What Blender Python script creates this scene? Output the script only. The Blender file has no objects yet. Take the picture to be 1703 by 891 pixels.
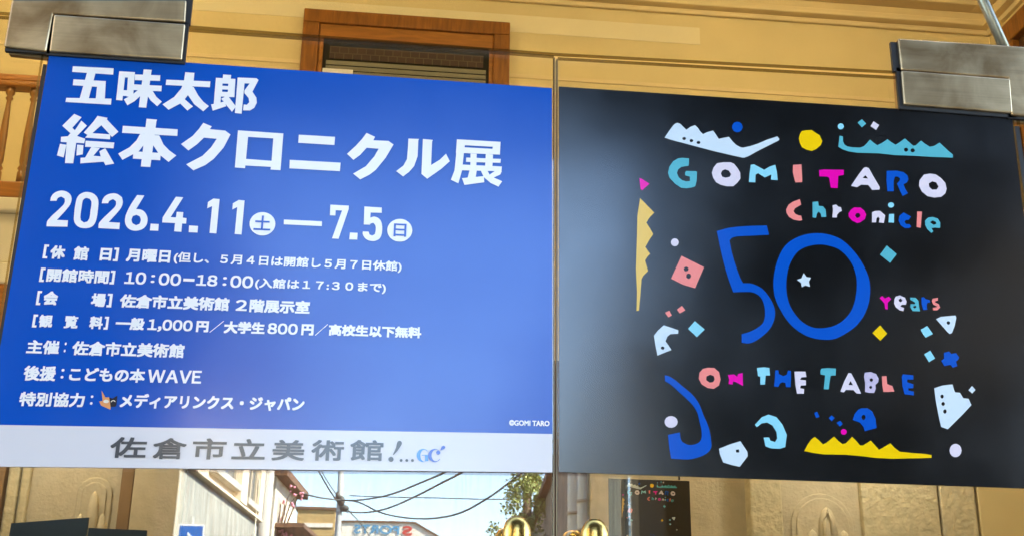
import bpy, bmesh, math, random
from mathutils import Vector, Matrix
random.seed(7)
S = bpy.context.scene
COL = S.collection
R = math.radians
# ------------------------------------------------------------------ camera
cam = bpy.data.cameras.new('camera'); camo = bpy.data.objects.new('camera', cam); COL.objects.link(camo)
cam.sensor_width = 36.0; cam.lens = 42.1765; cam.clip_start = .05; cam.clip_end = 600
MW = Matrix([[0.99373, -0.04873, -0.100626, -0.222645], [-0.111039, -0.325033, -0.939161, -1.563838], [0.013059, 0.944446, -0.328406, 1.55], [0.0, 0.0, 0.0, 1.0]])
camo.matrix_world = MW
S.camera = camo
# ------------------------------------------------------------------ world, sun, exposure
SUN_EL, SUN_DIR = 44.0, (0.91, 0.41)
w = bpy.data.worlds.new('World'); S.world = w; w.use_nodes = True
nt = w.node_tree; nt.nodes.clear()
sky = nt.nodes.new('ShaderNodeTexSky'); sky.sky_type = 'NISHITA'; sky.sun_disc = False
sky.sun_elevation = R(SUN_EL); sky.sun_rotation = math.atan2(SUN_DIR[0], SUN_DIR[1])
sky.air_density = 1.0; sky.dust_density = .4; sky.ozone_density = 1.0
bg = nt.nodes.new('ShaderNodeBackground'); bg.inputs['Strength'].default_value = .15
wo = nt.nodes.new('ShaderNodeOutputWorld')
nt.links.new(sky.outputs[0], bg.inputs[0]); nt.links.new(bg.outputs[0], wo.inputs[0])
sl = bpy.data.lights.new('sun', 'SUN'); sl.energy = 5.0; sl.angle = R(.5); sl.color = (1, .95, .86)
so = bpy.data.objects.new('sun', sl); COL.objects.link(so)
sd = Vector((SUN_DIR[0]*math.cos(R(SUN_EL)), SUN_DIR[1]*math.cos(R(SUN_EL)), math.sin(R(SUN_EL))))
so.rotation_euler = sd.to_track_quat('Z', 'Y').to_euler(); so.location = (20, 10, 30)
S.view_settings.view_transform = 'Standard'; S.view_settings.look = 'None'
S.view_settings.exposure = 3.3; S.view_settings.gamma = 1; S.view_settings.use_curve_mapping = False
S.render.engine = 'CYCLES'
S.cycles.use_denoising = True
S.cycles.max_bounces = 10; S.cycles.diffuse_bounces = 5; S.cycles.glossy_bounces = 5; S.cycles.transparent_max_bounces = 16
S.cycles.caustics_reflective = False; S.cycles.caustics_refractive = False
# ------------------------------------------------------------------ materials
def mat(name): 
    m = bpy.data.materials.new(name); m.use_nodes = True
    return m, m.node_tree, m.node_tree.nodes['Principled BSDF']
def pbr(name, col, rough=.6, metal=0., noise=0., nscale=6., bump=0., bscale=60., ior=1.5, rvar=0., stretch=None, spec=None):
    m, t, b = mat(name)
    b.inputs['Base Color'].default_value = (*col, 1); b.inputs['Roughness'].default_value = rough
    b.inputs['Metallic'].default_value = metal; b.inputs['IOR'].default_value = ior
    if spec is not None: b.inputs['Specular IOR Level'].default_value = spec
    tc = t.nodes.new('ShaderNodeTexCoord'); mp = t.nodes.new('ShaderNodeMapping')
    t.links.new(tc.outputs['Object'], mp.inputs[0])
    if stretch: mp.inputs['Scale'].default_value = stretch
    if noise:
        n = t.nodes.new('ShaderNodeTexNoise'); n.inputs['Scale'].default_value = nscale; n.inputs['Detail'].default_value = 6
        t.links.new(mp.outputs[0], n.inputs['Vector'])
        r = t.nodes.new('ShaderNodeValToRGB')
        lo = [max(0, c*(1-noise)) for c in col]; hi = [min(1, c*(1+noise)) for c in col]
        r.color_ramp.elements[0].position = .3; r.color_ramp.elements[1].position = .7
        r.color_ramp.elements[0].color = (*lo, 1); r.color_ramp.elements[1].color = (*hi, 1)
        t.links.new(n.outputs['Fac'], r.inputs[0]); t.links.new(r.outputs[0], b.inputs['Base Color'])
    if rvar:
        n = t.nodes.new('ShaderNodeTexNoise'); n.inputs['Scale'].default_value = nscale*.7; n.inputs['Detail'].default_value = 4
        t.links.new(mp.outputs[0], n.inputs['Vector'])
        r = t.nodes.new('ShaderNodeMapRange'); r.inputs['To Min'].default_value = max(0, rough-rvar); r.inputs['To Max'].default_value = min(1, rough+rvar)
        r.inputs['From Min'].default_value = .3; r.inputs['From Max'].default_value = .7
        t.links.new(n.outputs['Fac'], r.inputs[0]); t.links.new(r.outputs[0], b.inputs['Roughness'])
    if bump:
        n = t.nodes.new('ShaderNodeTexNoise'); n.inputs['Scale'].default_value = bscale; n.inputs['Detail'].default_value = 8
        t.links.new(mp.outputs[0], n.inputs['Vector'])
        bp = t.nodes.new('ShaderNodeBump'); bp.inputs['Strength'].default_value = bump; bp.inputs['Distance'].default_value = .02
        t.links.new(n.outputs['Fac'], bp.inputs['Height']); t.links.new(bp.outputs[0], b.inputs['Normal'])
    return m
def wood(name, c0, c1, scale=3., rough=.35, stretch=(1, 1, .12)):
    m, t, b = mat(name)
    tc = t.nodes.new('ShaderNodeTexCoord'); mp = t.nodes.new('ShaderNodeMapping'); mp.inputs['Scale'].default_value = stretch
    wv = t.nodes.new('ShaderNodeTexNoise'); wv.inputs['Scale'].default_value = scale*8; wv.inputs['Detail'].default_value = 8; wv.inputs['Distortion'].default_value = 1.5
    r = t.nodes.new('ShaderNodeValToRGB'); r.color_ramp.elements[0].position = .3; r.color_ramp.elements[1].position = .72
    r.color_ramp.elements[0].color = (*c0, 1); r.color_ramp.elements[1].color = (*c1, 1)
    t.links.new(tc.outputs['Object'], mp.inputs[0]); t.links.new(mp.outputs[0], wv.inputs['Vector'])
    t.links.new(wv.outputs['Fac'], r.inputs[0]); t.links.new(r.outputs[0], b.inputs['Base Color'])
    b.inputs['Roughness'].default_value = rough
    return m
def glass(name, fac, tint=(1, 1, 1), rough=0.):
    m, t, b = mat(name); t.nodes.remove(b)
    o = t.nodes['Material Output']
    mx = t.nodes.new('ShaderNodeMixShader'); tr = t.nodes.new('ShaderNodeBsdfTransparent'); gl = t.nodes.new('ShaderNodeBsdfGlossy')
    tr.inputs[0].default_value = (*tint, 1); gl.inputs['Roughness'].default_value = rough; gl.inputs[0].default_value = (1, 1, 1, 1)
    # old float glass: very slight waviness of the reflected image
    tc = t.nodes.new('ShaderNodeTexCoord'); n = t.nodes.new('ShaderNodeTexNoise'); n.inputs['Scale'].default_value = 5.; n.inputs['Detail'].default_value = 1
    bp = t.nodes.new('ShaderNodeBump'); bp.inputs['Strength'].default_value = .06; bp.inputs['Distance'].default_value = .002
    t.links.new(tc.outputs['Object'], n.inputs['Vector']); t.links.new(n.outputs['Fac'], bp.inputs['Height']); t.links.new(bp.outputs[0], gl.inputs['Normal'])
    mx.inputs[0].default_value = fac
    t.links.new(tr.outputs[0], mx.inputs[1]); t.links.new(gl.outputs[0], mx.inputs[2]); t.links.new(mx.outputs[0], o.inputs[0])
    return m
def emit(name, col, s):
    m, t, b = mat(name); b.inputs['Base Color'].default_value = (*col, 1)
    b.inputs['Emission Color'].default_value = (*col, 1); b.inputs['Emission Strength'].default_value = s
    return m
PR, PI_ = .19, 1.62      # satin laminate of the posters
def ink(name, col, ior=PI_):
    return pbr(name, col, rough=PR, ior=ior, rvar=.05, nscale=7)
INK = {k: ink('print_'+k, c, 2.0 if k == 'black' else PI_) for k, c in dict(
    blueground=(.001, .074, .43), white=(.90, .86, .84), band=(.71, .66, .66), grey=(.07, .07, .075), ink=(.02, .02, .03),
    black=(.002, .002, .002), orange=(.75, .33, .12), cream=(.85, .75, .6), logo_light=(.08, .30, .72), logo_dark=(.05, .13, .50),
    paleblue=(.63, .73, .80), teal=(.10, .44, .52), cyan=(.28, .66, .78), lilac=(.74, .66, .74), mauve=(.55, .48, .64), blue=(.0, .085, .50),
    magenta=(.84, .0, .38), salmon=(.90, .26, .23), yellow=(.92, .58, .0), paleyellow=(.82, .52, .10)).items()}
M = dict(
    glass=glass('clear_glass', .097, (.97, .985, .965)),
    edge=pbr('polished_glass_edge', (.20, .15, .07), .25, .0, ior=1.6),
    edge_dark=glass('green_glass_edge', .22, (.34, .29, .13), .2),
    steel=None,
    seal=pbr('black_seal', (.012, .011, .010), .5),
    brass=pbr('polished_brass', (.66, .40, .10), .20, 1., rvar=.06, nscale=30, bump=.05, bscale=90),
    tube=pbr('grey_tube', (.40, .38, .33), .35, .7),
    cream=pbr('cream_plaster', (.70, .58, .32), .7, noise=.06, nscale=2.2, bump=.08, bscale=35),
    reflected_band=pbr('pale_reflection', (.78, .70, .48), .7, noise=.05, nscale=3),
    trim=pbr('cream_moulding', (.74, .60, .35), .6, noise=.04),
    stone=pbr('beige_stone', (.56, .50, .38), .75, noise=.10, nscale=14, bump=.25, bscale=60),
    rough_stone=pbr('pitted_stone', (.60, .54, .38), .8, noise=.14, nscale=22, bump=.5, bscale=40),
    ivory=pbr('ivory_paint', (.62, .57, .44), .6, noise=.05),
    oak=wood('oak', (.17, .062, .008), (.34, .125, .016)),
    oakh=wood('oak_rail', (.24, .09, .014), (.42, .165, .026), stretch=(.12, 1, 1)),
    baluster=wood('baluster_oak', (.22, .095, .016), (.36, .16, .03), rough=.35),
    darkwood=wood('dark_oak', (.05, .02, .008), (.10, .04, .015)),
    lobbyfloor=pbr('lobby_floor', (.25, .18, .11), .3, noise=.2, nscale=3),
    darkpane=pbr('dark_pane', (.012, .012, .010), .08, ior=1.5),
    navy=pbr('navy_cloth', (.010, .036, .085), .55, noise=.15, nscale=50, stretch=(8, 8, 1)),
    brownboard=pbr('brown_board', (.27, .17, .09), .6, noise=.08),
    shade=pbr('grey_shade', (.20, .19, .14), .7),
    # street
    asphalt=pbr('asphalt', (.05, .05, .052), .9, noise=.2, nscale=40, bump=.3),
    paving=pbr('stone_paving', (.30, .28, .25), .8, noise=.15, nscale=5),
    porch=pbr('porch_stone', (.34, .30, .23), .8, noise=.12, nscale=6, bump=.2),
    blockerdark=pbr('dark_blocker', (.030, .026, .023), .8, spec=.15, noise=.12, nscale=6, bump=.2),  # kept very dark so the unseen gateway barely reflects in glass and posters
    greywall=pbr('grey_render', (.37, .375, .32), .9, noise=.30, nscale=6, bump=.8, bscale=40, stretch=(1, 1, .22)),
    creamwall=pbr('cream_render', (.80, .68, .50), .8, noise=.05, nscale=2),
    paleplaster=pbr('pale_plaster', (.66, .60, .47), .9, noise=.14, nscale=3, bump=.4),
    concrete=pbr('concrete', (.52, .50, .43), .8, noise=.10, nscale=6, stretch=(3, 3, .3)),
    polegrey=pbr('pole_concrete', (.40, .41, .38), .8, noise=.1),
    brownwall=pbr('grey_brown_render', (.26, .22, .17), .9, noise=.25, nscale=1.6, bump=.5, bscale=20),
    ochre=pbr('ochre_render', (.48, .32, .12), .85, noise=.08, nscale=2),
    whitewall=pbr('white_render', (.80, .72, .58), .85, noise=.04),
    roofbrown=pbr('brown_roof', (.16, .085, .045), .8, noise=.2),
    pipe=pbr('ivory_pipe', (.80, .76, .60), .5),
    skypane=pbr('street_window_pane', (.10, .14, .16), .06, ior=1.9),
    frame=pbr('window_frame', (.50, .42, .30), .6),
    wire=pbr('wire_grey', (.06, .065, .055), .6),
    leaf=None, bark=pbr('bark', (.14, .09, .05), .9, noise=.3, nscale=20),
    petal=pbr('pink_petal', (.75, .30, .38), .7),
    signblue=pbr('sign_blue', (.015, .14, .52), .4), signwhite=pbr('sign_white', (.80, .80, .80), .4),
    red=pbr('red_paint', (.50, .04, .03), .5), bluepaint=pbr('blue_paint', (.08, .28, .45), .5),
    lamp=emit('lamp_glow', (1.0, .81, .46), 13.5),
    filllamp=emit('fill_lamp_glow', (1.0, .88, .68), 6.5),
    ceil=pbr('ceiling_plaster', (.72, .60, .38), .8, noise=.03),
)
def leafmat():
    m, t, b = mat('leaf_green')
    oi = t.nodes.new('ShaderNodeNewGeometry')
    r = t.nodes.new('ShaderNodeValToRGB'); r.color_ramp.elements[0].color = (.20, .25, .05, 1); r.color_ramp.elements[1].color = (.46, .50, .18, 1)
    t.links.new(oi.outputs['Random Per Island'], r.inputs[0]); t.links.new(r.outputs[0], b.inputs['Base Color'])
    b.inputs['Roughness'].default_value = .6; b.inputs['Transmission Weight'].default_value = 0
    return m
M['leaf'] = leafmat()
def steelmat():
    m, t, b = mat('brushed_steel')
    b.inputs['Metallic'].default_value = 1.
    tc = t.nodes.new('ShaderNodeTexCoord')
    mp = t.nodes.new('ShaderNodeMapping'); mp.inputs['Scale'].default_value = (3, 3, 260)
    n = t.nodes.new('ShaderNodeTexNoise'); n.inputs['Scale'].default_value = 1.6; n.inputs['Detail'].default_value = 5
    st = t.nodes.new('ShaderNodeTexNoise'); st.inputs['Scale'].default_value = 11; st.inputs['Detail'].default_value = 5; st.inputs['Distortion'].default_value = .6
    r = t.nodes.new('ShaderNodeValToRGB'); r.color_ramp.elements[0].position = .36; r.color_ramp.elements[1].position = .66
    r.color_ramp.elements[0].color = (.32, .205, .095, 1); r.color_ramp.elements[1].color = (.70, .52, .29, 1)
    mr = t.nodes.new('ShaderNodeMixRGB'); mr.blend_type = 'MULTIPLY'; mr.inputs[0].default_value = .16
    cr = t.nodes.new('ShaderNodeValToRGB'); cr.color_ramp.elements[0].position = .25; cr.color_ramp.elements[1].position = .75
    rr = t.nodes.new('ShaderNodeMapRange'); rr.inputs['To Min'].default_value = .30; rr.inputs['To Max'].default_value = .46
    t.links.new(tc.outputs['Object'], mp.inputs[0]); t.links.new(mp.outputs[0], n.inputs['Vector']); t.links.new(tc.outputs['Object'], st.inputs['Vector'])
    t.links.new(st.outputs['Fac'], r.inputs[0]); t.links.new(n.outputs['Fac'], cr.inputs[0])
    t.links.new(r.outputs[0], mr.inputs[1]); t.links.new(cr.outputs[0], mr.inputs[2]); t.links.new(mr.outputs[0], b.inputs['Base Color'])
    t.links.new(n.outputs['Fac'], rr.inputs[0]); t.links.new(rr.outputs[0], b.inputs['Roughness'])
    bp = t.nodes.new('ShaderNodeBump'); bp.inputs['Strength'].default_value = .04; bp.inputs['Distance'].default_value = .001
    t.links.new(n.outputs['Fac'], bp.inputs['Height']); t.links.new(bp.outputs[0], b.inputs['Normal'])
    return m
M['steel'] = steelmat()
# ------------------------------------------------------------------ helpers
def tag(o, label=None, cat=None, group=None, kind=None):
    if label: o['label'] = label
    if cat: o['category'] = cat
    if group: o['group'] = group
    if kind: o['kind'] = kind
    return o
def empty(name, loc, label, cat, group=None, rz=0.):
    o = bpy.data.objects.new(name, None); COL.objects.link(o); o.location = loc; o.rotation_euler = (0, 0, rz); o.empty_display_size = .1
    return tag(o, label, cat, group)
class MB:
    def __init__(s): s.bm = bmesh.new()
    def box(s, x0, x1, y0, y1, z0, z1, mi=0):
        v = [s.bm.verts.new(p) for p in ((x0,y0,z0),(x1,y0,z0),(x1,y1,z0),(x0,y1,z0),(x0,y0,z1),(x1,y0,z1),(x1,y1,z1),(x0,y1,z1))]
        for q in ((0,3,2,1),(4,5,6,7),(0,1,5,4),(1,2,6,5),(2,3,7,6),(3,0,4,7)):
            s.bm.faces.new([v[i] for i in q]).material_index = mi
        return s
    def prism(s, pts, y0, y1, mi=0, mside=None):          # outline in (x, z), thickness along y
        a = sum(p[0]*q[1]-q[0]*p[1] for p, q in zip(pts, pts[1:]+pts[:1]))
        if a < 0: pts = pts[::-1]
        f = [s.bm.verts.new((p[0], y0, p[1])) for p in pts]; b = [s.bm.verts.new((p[0], y1, p[1])) for p in pts]
        s.bm.faces.new(f).material_index = mi; s.bm.faces.new(b[::-1]).material_index = mi
        n = len(pts)
        for i in range(n):
            j = (i+1) % n
            s.bm.faces.new((f[j], f[i], b[i], b[j])).material_index = mi if mside is None else mside
        return s
    def tube(s, pts, r, seg=8, caps=True):
        pts = [Vector(p) for p in pts]; rings = []
        rr = r if isinstance(r, (list, tuple)) else [r]*len(pts)
        for i, p in enumerate(pts):
            d = (pts[min(i+1, len(pts)-1)]-pts[max(i-1, 0)]).normalized()
            a = d.cross(Vector((0, 0, 1)) if abs(d.z) < .95 else Vector((1, 0, 0))).normalized(); c = d.cross(a)
            rings.append([s.bm.verts.new(p+(a*math.cos(2*math.pi*k/seg)+c*math.sin(2*math.pi*k/seg))*rr[i]) for k in range(seg)])
        for A, B in zip(rings, rings[1:]):
            for k in range(seg): s.bm.faces.new((A[k], A[(k+1) % seg], B[(k+1) % seg], B[k])).smooth = True
        if caps: s.bm.faces.new(rings[0][::-1]); s.bm.faces.new(rings[-1])
        return s
    def lathe(s, prof, c=(0, 0, 0), seg=20, sx=1., sy=1.):
        rings = []
        for r, z in prof: rings.append([s.bm.verts.new((c[0]+r*sx*math.cos(2*math.pi*k/seg), c[1]+r*sy*math.sin(2*math.pi*k/seg), c[2]+z)) for k in range(seg)])
        for A, B in zip(rings, rings[1:]):
            for k in range(seg): s.bm.faces.new((A[k], A[(k+1) % seg], B[(k+1) % seg], B[k])).smooth = True
        s.bm.faces.new(rings[0][::-1]); s.bm.faces.new(rings[-1])
        return s
    def blob(s, c, rx, ry, rz, sub=2):
        m = Matrix.Translation(c) @ Matrix.Diagonal((rx, ry, rz, 1))
        g = bmesh.ops.create_icosphere(s.bm, subdivisions=sub, radius=1, matrix=m)
        for v in g['verts']:
            for f in v.link_faces: f.smooth = True
        return s
    def build(s, name, mats, parent=None, bevel=0., seg=2, loc=None, label=None):
        me = bpy.data.meshes.new(name); bmesh.ops.recalc_face_normals(s.bm, faces=s.bm.faces); s.bm.to_mesh(me); s.bm.free()
        for m in (mats if isinstance(mats, (list, tuple)) else [mats]): me.materials.append(m)
        o = bpy.data.objects.new(name, me); COL.objects.link(o)
        if parent: o.parent = parent
        if loc: o.location = loc
        if label: o['label'] = label
        if bevel:
            b = o.modifiers.new('bevel', 'BEVEL'); b.width = bevel; b.segments = seg; b.limit_method = 'ANGLE'; b.angle_limit = R(40)
        return o
def solid(name, loc, m, label, cat, bm, group=None, kind=None, bevel=0.):
    o = bm.build(name, m, bevel=bevel); o.location = loc
    return tag(o, label, cat, group, kind)
# ---- flat print: outlines and lettering become thin meshes in poster millimetres
def outline_mesh(loops):
    c = bpy.data.curves.new('outline', 'CURVE'); c.dimensions = '2D'; c.fill_mode = 'BOTH'
    for lp in loops:
        sp = c.splines.new('POLY'); sp.points.add(len(lp)-1); sp.use_cyclic_u = True
        for p, q in zip(sp.points, lp): p.co = (q[0], q[1], 0, 1)
    return curve_geo(c)
def curve_geo(c):
    o = bpy.data.objects.new('tmp', c); COL.objects.link(o)
    bpy.context.view_layer.update()
    dg = bpy.context.evaluated_depsgraph_get()
    me = bpy.data.meshes.new_from_object(o.evaluated_get(dg))
    vs = [(v.co.x, v.co.y) for v in me.vertices]; fs = [tuple(p.vertices) for p in me.polygons]
    bpy.data.objects.remove(o); bpy.data.curves.remove(c); bpy.data.meshes.remove(me)
    return vs, fs
def text_geo(txt):
    c = bpy.data.curves.new('t', 'FONT'); c.body = txt; c.resolution_u = 4; c.fill_mode = 'FRONT'
    return curve_geo(c)
def tight(txt, gap=.10):       # wide numerals: each glyph set close to the one before
    V, F, x = [], [], 0.
    for ch in txt:
        vs, fs = text_geo(ch); lo = min(p[0] for p in vs); hi = max(p[0] for p in vs); o = len(V)
        V += [(p[0]-lo+x, p[1]) for p in vs]; F += [tuple(a+o for a in f) for f in fs]; x += hi-lo+gap
    return V, F
def fit_text(txt, u0, u1, v0, v1, dil, stack=[0]):
    vs, fs = tight(txt[1:]) if txt[0] == '~' else text_geo(txt)
    xs = [p[0] for p in vs]; ys = [p[1] for p in vs]
    ax, bx, ay, by = min(xs), max(xs), min(ys), max(ys)
    u0 += dil; u1 -= dil; v0 += dil; v1 -= dil
    base = [(u0+(x-ax)/max(1e-6, bx-ax)*(u1-u0), v0+(y-ay)/max(1e-6, by-ay)*(v1-v0)) for x, y in vs]
    V, F = [], []
    dirs = [(0, 0)]
    q = [(i, j) for i in (-1, 0, 1) for j in (-1, 0, 1) if i or j]
    if dil > .12: dirs += [(.9*i, .9*j) for i, j in q]
    if dil > 1.5: dirs += [(.5*i, .5*j) for i, j in q]
    for i, (dx, dy) in enumerate(dirs):
        o = len(V); V += [(x+dx*dil, y+dy*dil, i*.02) for x, y in base]; F += [tuple(a+o for a in f) for f in fs]
    return V, F
HL = [[0.0010011977, -2.8642181e-06, -0.71943968], [0.00010933953, 0.0010453186, 1.7996678], [4.8607752e-05, 1.6359887e-05, 1.0]]
HR_ = [[0.00098134748, -1.0210184e-06, 0.010543259], [-9.1472862e-06, 0.00093578845, 1.8157974], [-3.3895853e-06, -2.5069415e-05, 1.0]]
def warp(H, u, v):
    d = H[2][0]*u+H[2][1]*v+H[2][2]
    return (H[0][0]*u+H[0][1]*v+H[0][2])/d, (H[1][0]*u+H[1][1]*v+H[1][2])/d
def flat(name, geos, H, y, origin, parent, mats, label=None):
    """geos: list of (verts(u,v[,lift mm]), faces, material index) -> one mesh lying on the poster"""
    V, F, MI = [], [], []
    for vs, fs, mi in geos:
        o = len(V)
        for p in vs:
            x, z = warp(H, p[0], p[1]); V.append((x-origin[0], y-origin[1]-(p[2]*.001 if len(p) > 2 else 0), z-origin[2]))
        for f in fs: F.append(tuple(a+o for a in f)); MI.append(mi)
    me = bpy.data.meshes.new(name); me.from_pydata(V, [], F)
    for m in mats: me.materials.append(m)
    me.polygons.foreach_set('material_index', MI); me.update()
    bm = bmesh.new(); bm.from_mesh(me)
    for f in bm.faces:
        f.normal_update()
        if f.normal.y > 0: f.normal_flip()
    bm.to_mesh(me); bm.free()
    o = bpy.data.objects.new(name, me); COL.objects.link(o); o.parent = parent
    if label: o['label'] = label
    return o
SEG = [('details', '[', 33.8, 39.9, 273.2, 292.6, 0.8),
 ('details', '休', 42.5, 61.4, 273.2, 292.0, 1.0),
 ('details', '館', 71.8, 90.7, 272.6, 292.3, 0.8),
 ('details', '日', 105.3, 120.1, 273.5, 291.3, 1.0),
 ('details', ']', 122.5, 128.8, 273.1, 292.5, 0.8),
 ('details', '月曜日', 138.7, 195.6, 273.7, 292.3, 0.9),
 ('details', '(但し、５月４日は開館し５月７日休館)', 200.1, 506.0, 273.3, 290.5, 0.5),
 ('details', '[', 34.1, 40.1, 240.9, 260.5, 0.8),
 ('details', '開館時間', 42.6, 120.7, 241.6, 260.3, 0.8),
 ('details', ']', 122.1, 128.0, 241.2, 260.4, 0.8),
 ('details', '~１０', 140.6, 168.0, 242.4, 259.6, 0.65),
 ('details', ':', 174.0, 179.0, 245.3, 256.6, 0.3),
 ('details', '~００', 184.0, 212.8, 242.4, 259.7, 0.65),
 ('details', '–', 215.6, 230.2, 249.3, 253.3, 0.2),
 ('details', '~１８', 232.6, 260.1, 243.7, 259.5, 0.65),
 ('details', ':', 267.0, 272.1, 245.1, 257.7, 0.3),
 ('details', '~００', 276.8, 307.0, 242.8, 260.2, 0.65),
 ('details', '(入館は１７:３０まで)', 309.6, 485.8, 241.8, 258.3, 0.5),
 ('details', '[', 34.6, 40.2, 209.3, 228.7, 0.8),
 ('details', '会', 43.0, 60.9, 209.7, 228.7, 1.0),
 ('details', '場', 102.2, 120.8, 209.6, 228.3, 0.9),
 ('details', ']', 122.2, 128.5, 209.5, 228.4, 0.8),
 ('details', '佐倉市立美術館', 138.3, 278.5, 209.6, 228.6, 0.85),
 ('details', '２', 287.0, 301.8, 210.8, 226.4, 0.6),
 ('details', '階展示室', 305.0, 384.8, 209.4, 228.2, 0.85),
 ('details', '[', 34.2, 39.9, 179.1, 196.6, 0.8),
 ('details', '観', 41.8, 58.7, 179.5, 196.7, 0.75),
 ('details', '覧', 72.9, 90.1, 179.3, 196.6, 0.75),
 ('details', '料', 104.2, 121.0, 179.4, 196.7, 0.85),
 ('details', ']', 122.4, 127.8, 179.1, 196.8, 0.8),
 ('details', '一般', 136.7, 173.0, 179.6, 196.7, 0.9),
 ('details', '~１，０００', 177.1, 234.3, 178.5, 195.5, 0.65),
 ('details', '円', 238.8, 254.9, 179.6, 195.2, 1.0),
 ('details', '大学生', 274.5, 327.7, 179.2, 196.2, 0.9),
 ('details', '~８００', 331.2, 370.9, 180.0, 195.4, 0.65),
 ('details', '円', 375.6, 392.0, 179.7, 195.4, 1.0),
 ('details', '高校生以下無料', 411.8, 537.1, 180.3, 196.5, 0.85),
 ('organiser', '主催', 32.0, 71.7, 144.1, 162.4, 0.75),
 ('organiser', ':', 77.6, 79.9, 147.3, 160.4, 0.2),
 ('organiser', '佐倉市立美術館', 87.5, 227.2, 143.5, 162.8, 0.75),
 ('organiser', '後援', 33.4, 72.4, 109.0, 128.5, 0.75),
 ('organiser', ':', 78.4, 82.0, 112.8, 125.4, 0.2),
 ('organiser', 'こどもの本', 88.6, 181.7, 109.5, 128.3, 0.75),
 ('organiser', '~ＷＡＶＥ', 185.0, 252.5, 110.2, 127.4, 0.6),
 ('organiser', '特別協力', 33.2, 111.6, 76.0, 94.5, 0.75),
 ('organiser', ':', 118.5, 121.7, 79.6, 91.7, 0.2),
 ('organiser', 'メディアリンクス・ジャパン', 154.8, 387.0, 76.0, 95.3, 0.75),
 ('copyright', '©GOMI TARO', 660.4, 716.1, 62.3, 70.1, 0.35),
 ('footer', '佐', 150.2, 194.3, 12.2, 38.7, 0.75),
 ('footer', '倉', 202.0, 243.3, 11.4, 38.5, 0.75),
 ('footer', '市', 250.5, 292.8, 11.5, 38.8, 0.75),
 ('footer', '立', 299.8, 341.7, 12.4, 38.7, 0.75),
 ('footer', '美', 350.1, 391.7, 11.4, 38.3, 0.75),
 ('footer', '術', 400.1, 442.1, 11.7, 38.9, 0.75),
 ('footer', '館', 449.8, 493.1, 12.3, 39.7, 0.75),
 ('glyph_sat', '土', 300.7, 323.3, 326.5, 348.2, 0.45),
 ('glyph_sun', '日', 492.5, 510.3, 326.5, 346.0, 0.45)]
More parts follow.
